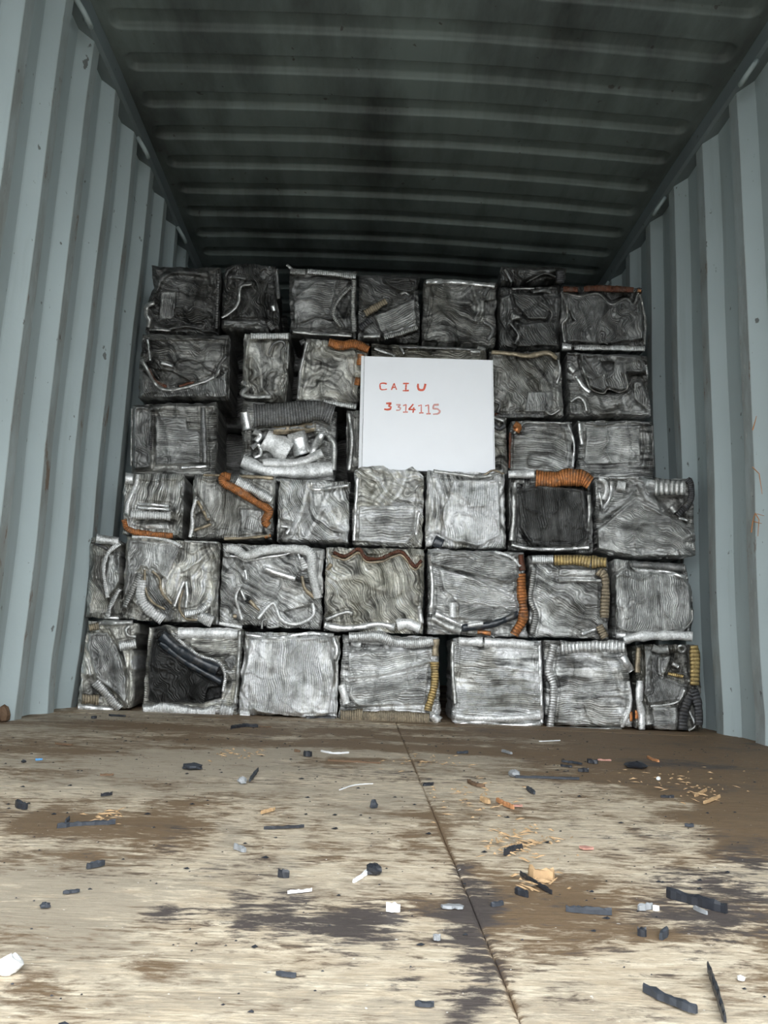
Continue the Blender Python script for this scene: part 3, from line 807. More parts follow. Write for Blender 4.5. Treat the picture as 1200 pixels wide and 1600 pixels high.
# second row
bale('second-row bale, at the far left, narrow, with a curved white ribbed edge', 2, 'E',
     [(112, 110), (345, 125), (338, 735), (70, 712)], .30, (80, 3.4, 18, 40),
     [('F', [(250, 240), (345, 200), (340, 450), (250, 560), (230, 400)], 16, .5, 80), ('G', [(345, 330), (335, 480)], 12, 30)],
     [('sil', [(150, 108), (240, 120), (325, 132)], 72, 12), ('wht', [(340, 145), (250, 215), (210, 350), (240, 570)], 30, 14, 14), ('sil', [(338, 500), (270, 620), (240, 715)], 40, 13),
      ('sil', [(215, 725), (330, 730)], 26), ('dark', [(115, 130), (180, 160), (240, 190)], 26)], top=[(112, 120), (160, 85), (345, 125)], warm=1)
bale('second-row bale with white ribbed strips folded into two tall peaks', 2, 'E',
     [(392, 95), (1115, 135), (1092, 785), (352, 735)], .46, (100, 3.4, 16, 45),
     [('P', [(352, 690), (430, 590), (560, 720), (500, 745)], 60), ('F', [(400, 112), (820, 155), (780, 250), (700, 420), (500, 320), (430, 480), (372, 560)], 8, .48, 100, 3.4, 14),
      ('F', [(535, 360), (600, 370), (640, 500), (700, 600), (770, 680), (720, 760), (620, 640), (550, 560)], 6, .27, 60), ('R', [(1050, 190), (930, 300), (830, 350)], 14, 14),
      ('R', [(1060, 220), (900, 420), (880, 600)], 14, 12), ('P', [(900, 330), (990, 280), (960, 330), (900, 400)], 24), ('P', [(1060, 640), (1090, 600), (1092, 770), (1070, 780)], 40)],
     [('grey', [(500, 385), (440, 500), (370, 645)], 44, 18, 10), ('wht', [(510, 430), (500, 560), (560, 660), (672, 745)], 78, 20, 8), ('tan', [(530, 350), (540, 520), (600, 610), (690, 660)], 18, 0, 14),
      ('tan', [(590, 360), (650, 430), (660, 520), (740, 620)], 22), ('sil', [(835, 440), (800, 530), (760, 640)], 30), ('sil', [(855, 440), (862, 560), (850, 650)], 30),
      ('sil', [(840, 695), (940, 680), (1015, 630)], 56, 14), ('sil', [(955, 715), (1060, 760)], 92, 14), ('tan', [(830, 510), (800, 640), (850, 730), (940, 745)], 18, 0, 8),
      ('wht', [(430, 95), (600, 98), (740, 132), (822, 172)], 26), ('grey', [(840, 128), (1100, 140)], 18)], bottom=[(352, 735), (500, 765), (680, 768), (1092, 785)], warm=1)
bale('second-row bale framed by a long white ribbed hose above a zigzag white strip', 2, 'F',
     [(112, 55), (1058, 105), (1028, 870), (72, 812)], .46, (40, 3.0, 18, 40),
     [('F', [(960, 120), (1055, 112), (1048, 560), (1000, 480), (950, 330)], 4, .60, 90), ('P', [(680, 700), (800, 660), (920, 640), (910, 750), (760, 790)], 60),
      ('P', [(190, 640), (250, 620), (340, 720), (300, 800), (190, 760)], 40), ('P', [(112, 180), (240, 192), (112, 360)], 36)],
     [('wht', [(140, 102), (230, 112), (330, 170), (480, 122), (700, 105), (880, 122), (940, 180), (945, 330), (1005, 570)], 84, 14, 14), ('sil', [(170, 172), (260, 182), (330, 215), (520, 185), (680, 160), (790, 130), (830, 190), (860, 310)], 24, 0, 12),
      ('wht', [(840, 190), (885, 292)], 60, 22, 12), ('sil', [(500, 290), (640, 340), (790, 385)], 55, 0, 6), ('wht', [(440, 760), (500, 680), (575, 615), (610, 660), (650, 760), (750, 810), (870, 790), (960, 720), (950, 610)], 34, 0, 22),
      ('wht', [(265, 465), (230, 560), (250, 650), (290, 770)], 28, 0, 16), ('sil', [(275, 490), (322, 585)], 24), ('tan', [(360, 590), (450, 685)], 36), ('tan', [(205, 735), (238, 738)], 42, 0, 40, 'pipe_end'),
      ('tan', [(850, 360), (880, 480), (980, 570)], 40), ('grey', [(475, 855), (480, 785), (520, 770), (532, 840), (640, 832)], 20), ('wht', [(75, 800), (200, 825), (290, 840)], 34), ('sil', [(318, 300), (330, 400)], 28)])
bale('second-row bale, the middle one, edged on top by a wavy dark red strip', 2, 'H',
     [(32, 482), (542, 492), (538, 922), (18, 902)], .40, (60, 3.6, 22, 42), [('R', [(40, 650), (200, 640), (330, 700)], 20, 8)],
     [('rust', [(70, 510), (130, 530), (200, 492), (240, 540), (320, 540), (420, 507), (490, 580), (530, 552)], 18, 8, 6), ('tan', [(60, 526), (130, 548), (200, 512), (242, 558), (320, 556), (420, 524), (490, 598), (530, 572)], 12),
      ('sil', [(22, 888), (100, 905), (200, 900), (300, 885), (390, 900)], 36), ('wht', [(400, 890), (450, 880), (522, 905)], 60), ('grey', [(30, 860), (130, 822), (170, 830)], 22), ('sil', [(515, 790), (530, 880)], 24),
      ('tan', [(36, 600), (60, 570)], 24)], warm=1.5)
bale('second-row bale with a bright orange ribbed strip curving down its right edge', 2, 'H',
     [(562, 492), (1062, 512), (1078, 945), (562, 922)], .58, (5, 3.2, 8, 45),
     [('F', [(572, 505), (870, 500), (1020, 560), (1040, 640), (990, 670), (700, 600), (580, 570)], 16, .50, 3), ('F', [(620, 590), (800, 640), (1030, 760), (1030, 810), (720, 770), (640, 700)], 10, .72, 10),
      ('F', [(720, 775), (1020, 812), (930, 870), (720, 850)], 6, .40, -8), ('P', [(890, 905), (1000, 880), (990, 935), (900, 940)], 40), ('P', [(800, 645), (900, 680), (980, 690), (900, 690)], 18)],
     [('cop', [(1048, 620), (1050, 720), (1058, 850), (1010, 940)], 48, 16, 12), ('rust', [(1045, 522), (1055, 605)], 30), ('wht', [(690, 770), (690, 850)], 45), ('grey', [(580, 850), (650, 890), (735, 922)], 42, 0, 8),
      ('sil', [(600, 830), (740, 890)], 30), ('blk', [(740, 905), (900, 885), (1035, 830)], 38, 0, 8, 'plastic_tube'), ('wht', [(770, 892), (850, 880)], 20, 0, 14), ('wht', [(910, 508), (990, 532), (1045, 582)], 18),
      ('cop', [(820, 925), (890, 932)], 24), ('sil', [(572, 520), (585, 700), (575, 830)], 22)])
bale('second-row bale with yellow-brown ribbed strip across its top and down its right edge', 2, 'I',
     [(157, 522), (562, 537), (568, 962), (157, 945)], .40, (30, 3.5, 16, 40), [('F', [(310, 595), (500, 600), (520, 650), (310, 650)], 6, .5, 0), ('P', [(440, 900), (520, 890), (530, 940), (450, 940)], 16)],
     [('sil', [(172, 547), (280, 547)], 50, 10), ('brass', [(285, 552), (400, 550), (475, 560)], 62, 16, 8), ('brass', [(480, 560), (560, 562)], 60, 16, 8), ('tan', [(515, 605), (552, 650), (548, 850)], 46, 18, 8),
      ('tan', [(520, 890), (552, 955)], 44, 14), ('grey', [(180, 600), (163, 750), (190, 830), (172, 930)], 30, 12), ('grey', [(310, 655), (530, 657)], 22), ('sil', [(430, 935), (520, 905)], 20)])
bale('second-row bale at the far right, rounded grey face resting on a flattened white pipe', 2, 'J',
     [(285, 818), (912, 868), (965, 1555), (292, 1560)], .36, (90, 3.0, 8, 45),
     [('F', [(290, 960), (400, 880), (460, 930), (900, 960), (950, 1050), (975, 1350), (900, 1450), (420, 1480), (290, 1420)], 16, .46, 90, 3.0, 7), ('P', [(300, 1470), (960, 1460), (970, 1500), (300, 1510)], 30)],
     [('dim', [(440, 870), (700, 882), (905, 902)], 60), ('sil', [(430, 862), (500, 915), (750, 932), (935, 990)], 34), ('sil', [(300, 1500), (390, 1502)], 52),
      ('wht', [(372, 1545), (500, 1512), (750, 1502), (985, 1512)], 84, 0, 30, 'flattened_pipe'), ('grey', [(982, 1270), (975, 1370), (900, 1452)], 16)],
     right=[(912, 868), (945, 1000), (975, 1110), (985, 1340), (965, 1555)])
# third row
bale('third-row bale at the far left with a cream ribbed strip above an orange one', 3, 'D',
     [(98, 78), (462, 82), (444, 482), (88, 462)], .48, (100, 3.2, 10, 40), [('P', [(150, 372), (420, 372), (425, 395), (160, 392)], 34), ('F', [(200, 402), (370, 384), (382, 430), (220, 424)], 6, .58, 90)],
     [('sil', [(104, 112), (152, 112)], 70), ('wht', [(185, 84), (170, 150), (122, 260), (112, 330)], 26), ('sil', [(180, 268), (280, 275), (375, 284)], 20), ('sil', [(180, 292), (280, 298), (378, 306)], 20),
      ('wht', [(135, 336), (250, 341), (385, 346)], 52, 15, 10), ('cop', [(94, 365), (112, 420), (170, 445), (280, 460), (400, 468)], 36, 11, 10)], warm=.5)
bale('third-row bale with orange copper strip running diagonally across its upper right corner', 3, 'D',
     [(536, 82), (1038, 98), (1022, 490), (502, 488)], .30, (95, 3.2, 12, 45), [('P', [(545, 330), (600, 310), (625, 390), (540, 420)], 50), ('F', [(820, 300), (960, 310), (960, 450), (830, 440)], 4, .42, 90)],
     [('cop', [(760, 104), (722, 96), (715, 135), (770, 165), (860, 220), (930, 265), (1000, 310), (975, 380), (1000, 405)], 50, 9, 12), ('sil', [(795, 125), (900, 180), (1015, 245)], 65, 11),
      ('tan', [(590, 88), (700, 92)], 16), ('wht', [(545, 240), (520, 330), (524, 400), (506, 478)], 22), ('tan', [(555, 250), (622, 372)], 20), ('tan', [(532, 435), (640, 396)], 20), ('tan', [(720, 486), (840, 484), (1005, 468)], 18),
      ('cop', [(975, 478), (1012, 466)], 24), ('tan', [(815, 96), (1030, 108)], 24)], warm=.5)
bale('third-row bale with pale flowing wavy fins and no strips, left of the white board', 3, 'L',
     [(880, 100), (1166, 112), (1160, 366), (866, 360)], .66, (60, 3.4, 26, 40),
     [('R', [(1000, 112), (960, 250), (905, 350)], 12, 12), ('R', [(1088, 290), (1130, 308), (1152, 355)], 8, 13), ('P', [(1100, 315), (1145, 315), (1150, 352)], 34), ('P', [(880, 262), (930, 272), (920, 332), (872, 340)], 34),
      ('R', [(1090, 120), (1050, 220), (990, 340)], 12, 8)], [('sil', [(1008, 112), (1022, 142), (1160, 126)], 12), ('sil', [(885, 292), (920, 300), (905, 325)], 14)], finamp=.9)
bale('third-row bale with bulging folded top, under the left half of the white board', 3, 'H',
     [(182, 85), (542, 112), (530, 484), (166, 465)], .62, (30, 4.0, 26, 36),
     [('F', [(205, 270), (520, 265), (500, 400), (440, 470), (200, 450)], 8, .76, 0, 4.2, 4), ('R', [(350, 85), (350, 170), (290, 262)], 18, 18), ('R', [(450, 85), (420, 190), (370, 245)], 15, 16),
      ('G', [(530, 180), (500, 330), (490, 470)], 13, 34), ('R', [(230, 80), (300, 140), (280, 230)], 16, 10)], [('sil', [(516, 300), (500, 420)], 16), ('sil', [(195, 120), (185, 300), (178, 450)], 18)],
     top=[(182, 85), (220, 62), (330, 62), (360, 80), (440, 78), (482, 68), (542, 112)], finamp=.9, warm=.5)
bale('third-row bale with a bright worn centre, under the right half of the white board', 3, 'H',
     [(556, 84), (958, 98), (968, 488), (548, 478)], .66, (90, 3.2, 12, 42), [('F', [(700, 132), (930, 132), (940, 420), (820, 478), (650, 440), (640, 300)], 9, .86, 90, 3.2, 4), ('R', [(600, 120), (642, 250), (620, 400)], 15, 13)],
     [('grey', [(590, 88), (700, 102), (850, 116), (955, 86)], 20), ('wht', [(552, 462), (580, 452)], 48), ('blk', [(592, 448), (638, 470)], 60, 0, 3, 'plastic_tube'), ('tan', [(850, 112), (900, 84), (958, 100)], 12)], finamp=.6)
bale('third-row bale with a near-black face under an orange ribbed strip', 3, 'I',
     [(46, 86), (478, 94), (488, 503), (52, 490)], .18, (85, 2.8, 5, 45),
     [('P', [(60, 125), (130, 132), (110, 205), (60, 200)], 44), ('F', [(100, 190), (200, 162), (440, 182), (465, 440), (400, 480), (170, 470), (110, 380)], 20, .075, 85, 2.8, 4)],
     [('wht', [(48, 104), (184, 102)], 42, 0, 14), ('cop', [(190, 125), (290, 130), (350, 120), (430, 125), (474, 150)], 82, 14, 18), ('grey', [(130, 142), (82, 155), (76, 330), (64, 450)], 26),
      ('sil', [(64, 470), (150, 490), (280, 494), (400, 488), (468, 484)], 20), ('grey', [(466, 210), (470, 300), (460, 400)], 18)])
bale('third-row bale at the far right, smooth grey folds and a pale block at upper right', 3, 'J',
     [(112, 84), (975, 98), (1012, 800), (128, 738)], .40, (5, 2.8, 10, 50),
     [('P', [(650, 260), (920, 260), (900, 440), (700, 400)], 80), ('F', [(132, 560), (330, 400), (480, 280), (700, 400), (900, 500), (1000, 600), (900, 660), (1000, 785), (500, 805), (142, 728)], 16, .42, 8, 2.8, 10),
      ('R', [(430, 220), (390, 300), (250, 380), (160, 440)], 42, 34, .4), ('R', [(430, 130), (500, 110), (540, 170), (600, 300), (700, 380)], 42, 40, .42), ('P', [(130, 110), (300, 120), (300, 200), (180, 330), (130, 200)], 36),
      ('F', [(850, 740), (960, 690), (1000, 785), (880, 795)], 8, .40, 40), ('G', [(400, 700), (470, 640)], 12, 20)],
     [('grey', [(645, 178), (780, 180), (920, 186)], 150, 46, 34, 'pale_block'), ('dark', [(930, 104), (968, 160), (960, 300), (850, 430)], 60, 18, 30), ('grey', [(790, 350), (832, 402)], 60, 0, 50), ('wht', [(145, 104), (200, 132), (215, 200), (190, 290)], 40, 0, 26),
      ('sil', [(265, 122), (250, 260), (190, 370)], 34, 0, 26), ('sil', [(150, 220), (182, 370)], 18, 0, 16), ('wht', [(310, 160), (385, 172)], 88, 0, 20, 'white_tab'), ('sil', [(140, 88), (300, 96), (500, 90)], 18), ('sil', [(860, 455), (940, 472)], 20)],
     top=[(112, 84), (500, 80), (640, 112), (975, 98)], right=[(975, 98), (990, 350), (1000, 570), (1012, 800)], bottom=[(128, 738), (280, 788), (500, 812), (900, 822), (1012, 800)])
# fourth row
bale('fourth-row bale at the far left, flat dark face scored with level fins', 4, 'A',
     [(80, 727), (477, 718), (470, 1038), (76, 1034)], .30, (0, 3.2, 4, 50),
     [('F', [(86, 732), (170, 742), (165, 1020), (82, 1030)], 18, .27, 70, 4, 14), ('F', [(190, 782), (330, 792), (340, 842), (400, 852), (400, 1000), (190, 1010)], 6, .36, 0), ('R', [(190, 750), (290, 730), (330, 800)], 18, 10)],
     [('dark', [(166, 850), (165, 940)], 14, 10), ('sil', [(310, 1022), (430, 1016)], 16), ('grey', [(78, 745), (74, 1015)], 9), ('dim', [(410, 740), (420, 1000)], 26)], drop=13, warm=.6)
bale('fourth-row bale with bright white torn sheets heaped inside a ribbed frame', 4, 'A',
     [(602, 712), (1036, 762), (1030, 1056), (584, 1050)], .42, (0, 3.2, 12, 40), [('P', [(640, 850), (930, 840), (965, 950), (800, 990), (640, 980)], 55)],
     [('dim', [(650, 778), (800, 770), (950, 755), (1020, 775)], 105, 13, 10), ('sil', [(606, 760), (620, 845)], 42), ('tan', [(740, 842), (940, 832)], 46, 0, -10), ('wht', [(700, 885), (815, 950)], 108, 0, 30, 'white_sheet'),
      ('sil', [(850, 855), (880, 960)], 80, 0, 25), ('sil', [(970, 860), (920, 960)], 40, 0, 25), ('wht', [(594, 990), (700, 1030), (850, 1040), (1020, 1028)], 68, 0, 12), ('wht', [(690, 1000), (850, 1000), (972, 952)], 42, 0, 20),
      ('grey', [(1000, 870), (1026, 920), (1022, 1035)], 28), ('sil', [(640, 930), (670, 912), (682, 960), (650, 975)], 22, 0, 30), ('sil', [(650, 850), (680, 870), (660, 900)], 30, 0, 30)], drop=13)
bale('fourth-row bale, only a pale grey sliver showing at the left edge of the board', 4, 'P', [(541, 641), (652, 645), (652, 742), (541, 742)], .5, (80, 3.2, 14, 40), (),
     [('grey', [(545, 645), (550, 690), (545, 735)], 7)], drop=6, warm=.5)
bale('fourth-row bale, only its light right end showing at the right edge of the board', 4, 'P', [(658, 650), (791, 655), (793, 742), (658, 742)], .42, (20, 3.6, 20, 30), (),
     [('dark', [(770, 662), (780, 670), (789, 664)], 7), ('grey', [(771, 652), (788, 658)], 6)], drop=4, warm=1)
bale('fourth-row bale with one small rusty orange blob at its upper left corner', 4, 'C',
     [(194, 1032), (568, 1036), (588, 1340), (182, 1330)], .52, (10, 3.5, 9, 40), [('R', [(520, 1060), (560, 1180), (540, 1310)], 14, 8)],
     [('cop', [(215, 1050), (242, 1070), (225, 1098)], 38, 0, 8), ('rust', [(190, 1105), (184, 1325)], 14), ('grey', [(212, 1112), (255, 1062), (300, 1040), (450, 1044), (560, 1044)], 12), ('sil', [(552, 1052), (588, 1180), (580, 1320)], 14)], drop=8)
bale('fourth-row bale at the far right, square dark face with straight level fins', 4, 'C',
     [(614, 1030), (1074, 1032), (1088, 1345), (612, 1340)], .38, (0, 3.0, 3, 50), [('R', [(1020, 1060), (1042, 1180), (1020, 1300)], 15, 10), ('F', [(670, 1070), (1000, 1060), (1000, 1290), (650, 1300)], 5, .44, 0)],
     [('sil', [(622, 1044), (628, 1100), (638, 1180)], 28), ('dim', [(660, 1042), (760, 1052), (900, 1036), (1060, 1044)], 15), ('dim', [(1078, 1060), (1084, 1320)], 10)], drop=10)
# fifth row
bale('fifth-row bale at the far left, dark with a sagging curved fold like a pocket', 5, 'A',
     [(126, 396), (534, 404), (530, 706), (106, 702)], .22, (20, 3.4, 24, 40),
     [('F', [(118, 570), (250, 662), (400, 635), (522, 575), (522, 695), (118, 695)], 10, .30, 85, 3.2, 6), ('P', [(180, 560), (260, 570), (360, 620), (240, 645)], 20)],
     [('grey', [(122, 515), (150, 562), (200, 642), (270, 657), (380, 632), (470, 592), (488, 560)], 15, 0, 10), ('rust', [(152, 560), (190, 618), (240, 643)], 16, 8, 4), ('rust', [(300, 640), (370, 622)], 14, 0, 3),
      ('sil', [(150, 420), (165, 520)], 10), ('sil', [(215, 530), (270, 546)], 14, 0, 8), ('dim', [(470, 600), (490, 540), (520, 500)], 14)], warm=.5)
bale('fifth-row bale, narrow, with a bright white ribbed strip on its top edge', 5, 'A',
     [(606, 394), (818, 394), (800, 702), (592, 690)], .40, (90, 3.4, 22, 36), [('R', [(620, 440), (600, 560), (640, 660)], 14, 10), ('R', [(780, 560), (750, 640), (780, 690)], 12, 10)],
     [('wht', [(634, 406), (812, 406)], 30, 11, 8), ('grey', [(592, 622), (622, 642), (594, 676), (640, 690), (730, 690)], 20), ('dim', [(720, 490), (740, 442), (788, 432), (800, 480)], 9), ('grey', [(812, 440), (806, 560)], 9)], warm=.7)
bale('fifth-row bale with a dark orange strip along its upper right, left of the board', 5, 'A',
     [(892, 416), (1192, 442), (1140, 735), (852, 722)], .46, (40, 3.4, 24, 38), [('R', [(950, 430), (920, 560), (870, 700)], 14, 8)],
     [('cop', [(1000, 435), (1060, 450), (1120, 442), (1188, 470)], 40, 8, 8), ('cop', [(1152, 490), (1146, 542)], 30), ('cop', [(1142, 600), (1134, 636)], 28), ('sil', [(890, 712), (960, 718)], 26, 8), ('sil', [(975, 714), (1130, 738)], 24, 9),
      ('dim', [(868, 440), (890, 430)], 24), ('grey', [(900, 430), (870, 560), (858, 700)], 14)], warm=1)
bale('fifth-row bale, only a low brownish strip of it showing above the white board', 5, 'B', [(136, 458), (733, 482), (733, 796), (136, 790)], .26, (0, 3.4, 14, 40), (),
     [('grey', [(650, 496), (702, 500)], 22), ('grey', [(688, 478), (728, 488)], 16), ('sil', [(285, 470), (305, 510)], 11), ('grey', [(150, 480), (200, 500), (260, 520)], 18), ('dim', [(290, 475), (500, 480), (680, 490)], 14)], warm=2.2)
bale('fifth-row bale just right of the board, grey swirled fins inside a crinkled frame', 5, 'C',
     [(62, 594), (498, 600), (520, 1006), (62, 1006)], .31, (60, 3.2, 22, 40), [('F', [(300, 850), (460, 850), (440, 975), (280, 975)], 2, .36, 88)],
     [('tan', [(72, 602), (200, 612), (300, 625), (420, 606), (480, 640)], 28), ('dim', [(100, 998), (250, 998), (400, 998)], 26, 9), ('rust', [(92, 990), (150, 1002)], 18), ('dim', [(92, 910), (125, 930), (110, 978)], 15),
      ('grey', [(490, 650), (500, 720), (480, 800)], 14), ('grey', [(410, 970), (450, 990), (500, 960)], 16)], warm=.5)
bale('fifth-row bale at the far right with a scalloped blue-grey flap hanging down', 5, 'C',
     [(542, 604), (1044, 622), (1064, 1012), (556, 1012)], .34, (0, 3.4, 16, 40),
     [('P', [(920, 740), (1040, 725), (1058, 900), (1040, 978), (960, 900)], 42), ('F', [(960, 790), (1010, 780), (1050, 900), (1040, 960), (960, 890)], 14, .3, 90), ('P', [(545, 610), (620, 620), (640, 700), (600, 760), (545, 730)], 30),
      ('F', [(630, 608), (1000, 625), (1040, 720), (920, 730), (920, 830), (870, 842), (800, 822), (770, 852), (690, 815), (640, 700)], 26, .27, 70, 3.4, 14), ('P', [(745, 655), (840, 662), (830, 720), (790, 720)], 26)],
     [('grey', [(640, 690), (690, 822), (770, 857), (800, 828), (870, 848), (922, 822), (906, 735)], 11, 0, 10), ('grey', [(565, 910), (620, 882), (652, 910), (668, 970)], 18), ('grey', [(562, 690), (590, 725)], 50, 0, 14), ('sil', [(1040, 690), (1046, 740)], 12),
      ('sil', [(600, 750), (650, 820), (690, 850)], 26)])
# top row
bale('top-row bale at the far left, sooty dark face with a patch of bright fins', 6, 'A',
     [(168, 78), (490, 88), (478, 382), (146, 374)], .14, (20, 3.2, 24, 40), [('F', [(215, 200), (285, 195), (275, 320), (205, 330)], 3, .30, 95, 3.0, 3), ('R', [(190, 190), (230, 122), (300, 104), (380, 112), (450, 130), (470, 200)], 12, 14)],
     [('grey', [(185, 250), (150, 265), (146, 300), (160, 330), (152, 365)], 20), ('dim', [(484, 110), (474, 370)], 13, 12), ('dim', [(250, 374), (330, 360), (400, 370), (420, 352)], 10), ('grey', [(160, 376), (260, 378)], 9)],
     left=[(168, 78), (182, 180), (142, 270), (146, 374)])
bale('top-row bale second from the left, near-black with thin curved pipes across it', 6, 'A',
     [(512, 82), (752, 80), (768, 384), (494, 376)], .13, (70, 3.4, 26, 36), [('F', [(502, 330), (700, 332), (722, 378), (502, 372)], 10, .24, 0), ('R', [(620, 200), (640, 300), (600, 320)], 16, 10)],
     [('grey', [(640, 162), (588, 176), (576, 250), (540, 296), (498, 320)], 13, 0, 12), ('dim', [(540, 126), (612, 136)], 15), ('sil', [(738, 262), (744, 288)], 18), ('dim', [(715, 340), (740, 375)], 24, 8), ('dim', [(755, 90), (765, 230)], 14)],
     top=[(512, 82), (560, 67), (640, 66), (690, 76), (752, 80)])
bale('top-row bale third from the left with pale ribbed strips along its top and right edges', 6, 'A',
     [(818, 88), (1134, 102), (1128, 408), (822, 394)], .20, (0, 3.2, 10, 40), [('P', [(1030, 260), (1075, 190), (1100, 240), (1075, 330)], 24), ('F', [(840, 140), (1040, 140), (1010, 300), (840, 350)], 3, .26, 0)],
     [('grey', [(820, 102), (890, 106)], 26, 8), ('sil', [(900, 102), (1000, 112), (1128, 126)], 25, 9), ('grey', [(1120, 142), (1114, 260), (1120, 385)], 24, 8), ('grey', [(1108, 172), (1050, 232), (1022, 300), (1056, 362)], 16, 8), ('grey', [(832, 385), (940, 395), (1110, 404)], 14),
      ('grey', [(803, 72), (835, 98)], 12)])
bale('top-row bale fourth from left with brown ribbed strip diagonally on a lighter patch', 6, 'B',
     [(70, 98), (384, 108), (384, 438), (66, 430)], .20, (30, 3.2, 20, 40), [('F', [(190, 104), (380, 110), (380, 160), (340, 190), (280, 182), (200, 140)], 12, .09, 0), ('F', [(150, 312), (360, 222), (370, 380), (200, 428)], 7, .40, -25, 3.2, 3)],
     [('tan', [(100, 300), (212, 235)], 36, 12, 10), ('dark', [(75, 380), (132, 330)], 36, 12), ('grey', [(200, 428), (290, 400), (374, 370)], 24, 10, 8), ('grey', [(92, 420), (180, 416)], 22), ('grey', [(285, 200), (310, 190), (330, 205)], 14)])
bale('top-row bale fifth from left, plain dark grey face under pale rolled top edge', 6, 'B',
     [(410, 124), (785, 142), (780, 460), (396, 440)], .27, (10, 3.2, 18, 40), [('R', [(660, 160), (692, 260), (680, 330)], 11, 11), ('P', [(722, 235), (785, 225), (778, 338), (722, 320)], 18)],
     [('sil', [(420, 134), (560, 134), (700, 148), (778, 156)], 24), ('dim', [(748, 165), (720, 205)], 20), ('dim', [(720, 342), (768, 380), (740, 438)], 22)], warm=.5)
bale('black crumpled top-row bale with a thin slab lying on top of it', 6, 'C',
     [(118, 196), (498, 188), (496, 574), (116, 574)], .11, (60, 3.2, 22, 36),
     [('F', [(200, 230), (380, 240), (440, 330), (420, 400), (300, 390), (220, 300)], 12, .12, 40), ('F', [(122, 260), (190, 242), (210, 350), (160, 470), (122, 400)], 12, .18, 90),
      ('F', [(200, 350), (260, 385), (210, 400), (170, 460)], 14, .40, 90), ('F', [(240, 430), (480, 402), (488, 560), (230, 568)], 6, .13, 60)],
     [('grey', [(200, 206), (340, 202)], 10), ('dim', [(190, 420), (240, 490), (220, 550)], 14), ('dim', [(330, 225), (400, 215), (440, 228)], 18), ('dim', [(380, 290), (450, 350), (430, 420)], 14)])
bale('top-row bale at the far right, rusty red strip on top, silver strip below', 6, 'C',
     [(504, 192), (1010, 202), (1038, 588), (506, 584)], .20, (90, 3.2, 20, 40),
     [('P', [(760, 238), (970, 242), (910, 262), (820, 296)], 34), ('F', [(530, 240), (620, 255), (740, 240), (820, 305), (910, 270), (960, 305), (1010, 280), (1020, 520), (760, 550), (550, 530), (540, 420), (590, 405), (545, 330)], 16, .20, 90, 3.2, 16)],
     [('rust', [(520, 206), (612, 212)], 34, 9), ('rust', [(650, 206), (740, 202), (850, 207), (960, 212)], 36, 9), ('cop', [(985, 216), (1006, 217)], 28), ('grey', [(520, 226), (620, 252), (740, 237), (820, 302), (910, 267), (960, 302), (990, 232)], 11, 0, 8),
      ('grey', [(508, 230), (540, 300), (545, 390), (516, 430), (530, 540)], 15), ('grey', [(1000, 240), (1032, 400), (1028, 555)], 14), ('sil', [(512, 568), (572, 570)], 46), ('sil', [(590, 574), (800, 574), (950, 578), (1030, 578)], 34, 10, 8),
      ('dim', [(762, 490), (756, 530), (800, 550)], 12)])
bale('thin black crushed slab lying highest of all on the top row, right of centre', 7, 'C',
     [(132, 70), (540, 74), (538, 178), (132, 184)], .12, (30, 3.2, 16, 30),
     [('F', [(230, 120), (280, 155), (400, 100), (470, 120), (470, 84), (240, 84)], 10, .17, 0)],
     [('dim', [(155, 84), (200, 162)], 24), ('dark', [(500, 92), (500, 168)], 54, 14), ('dim', [(290, 165), (400, 110), (470, 130)], 10)])
# the next layer of the load, glimpsed as darkness through the gaps
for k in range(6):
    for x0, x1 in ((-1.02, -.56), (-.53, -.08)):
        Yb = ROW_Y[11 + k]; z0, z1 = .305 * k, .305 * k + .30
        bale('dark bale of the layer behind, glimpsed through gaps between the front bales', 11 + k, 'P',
             [proj(x0, Yb, z1), proj(x1, Yb, z1), proj(x1, Yb, z0), proj(x0, Yb, z0)], .22, (0, 3.4, 12, 40), (), (), step=4.0, group='bales of the layer behind')
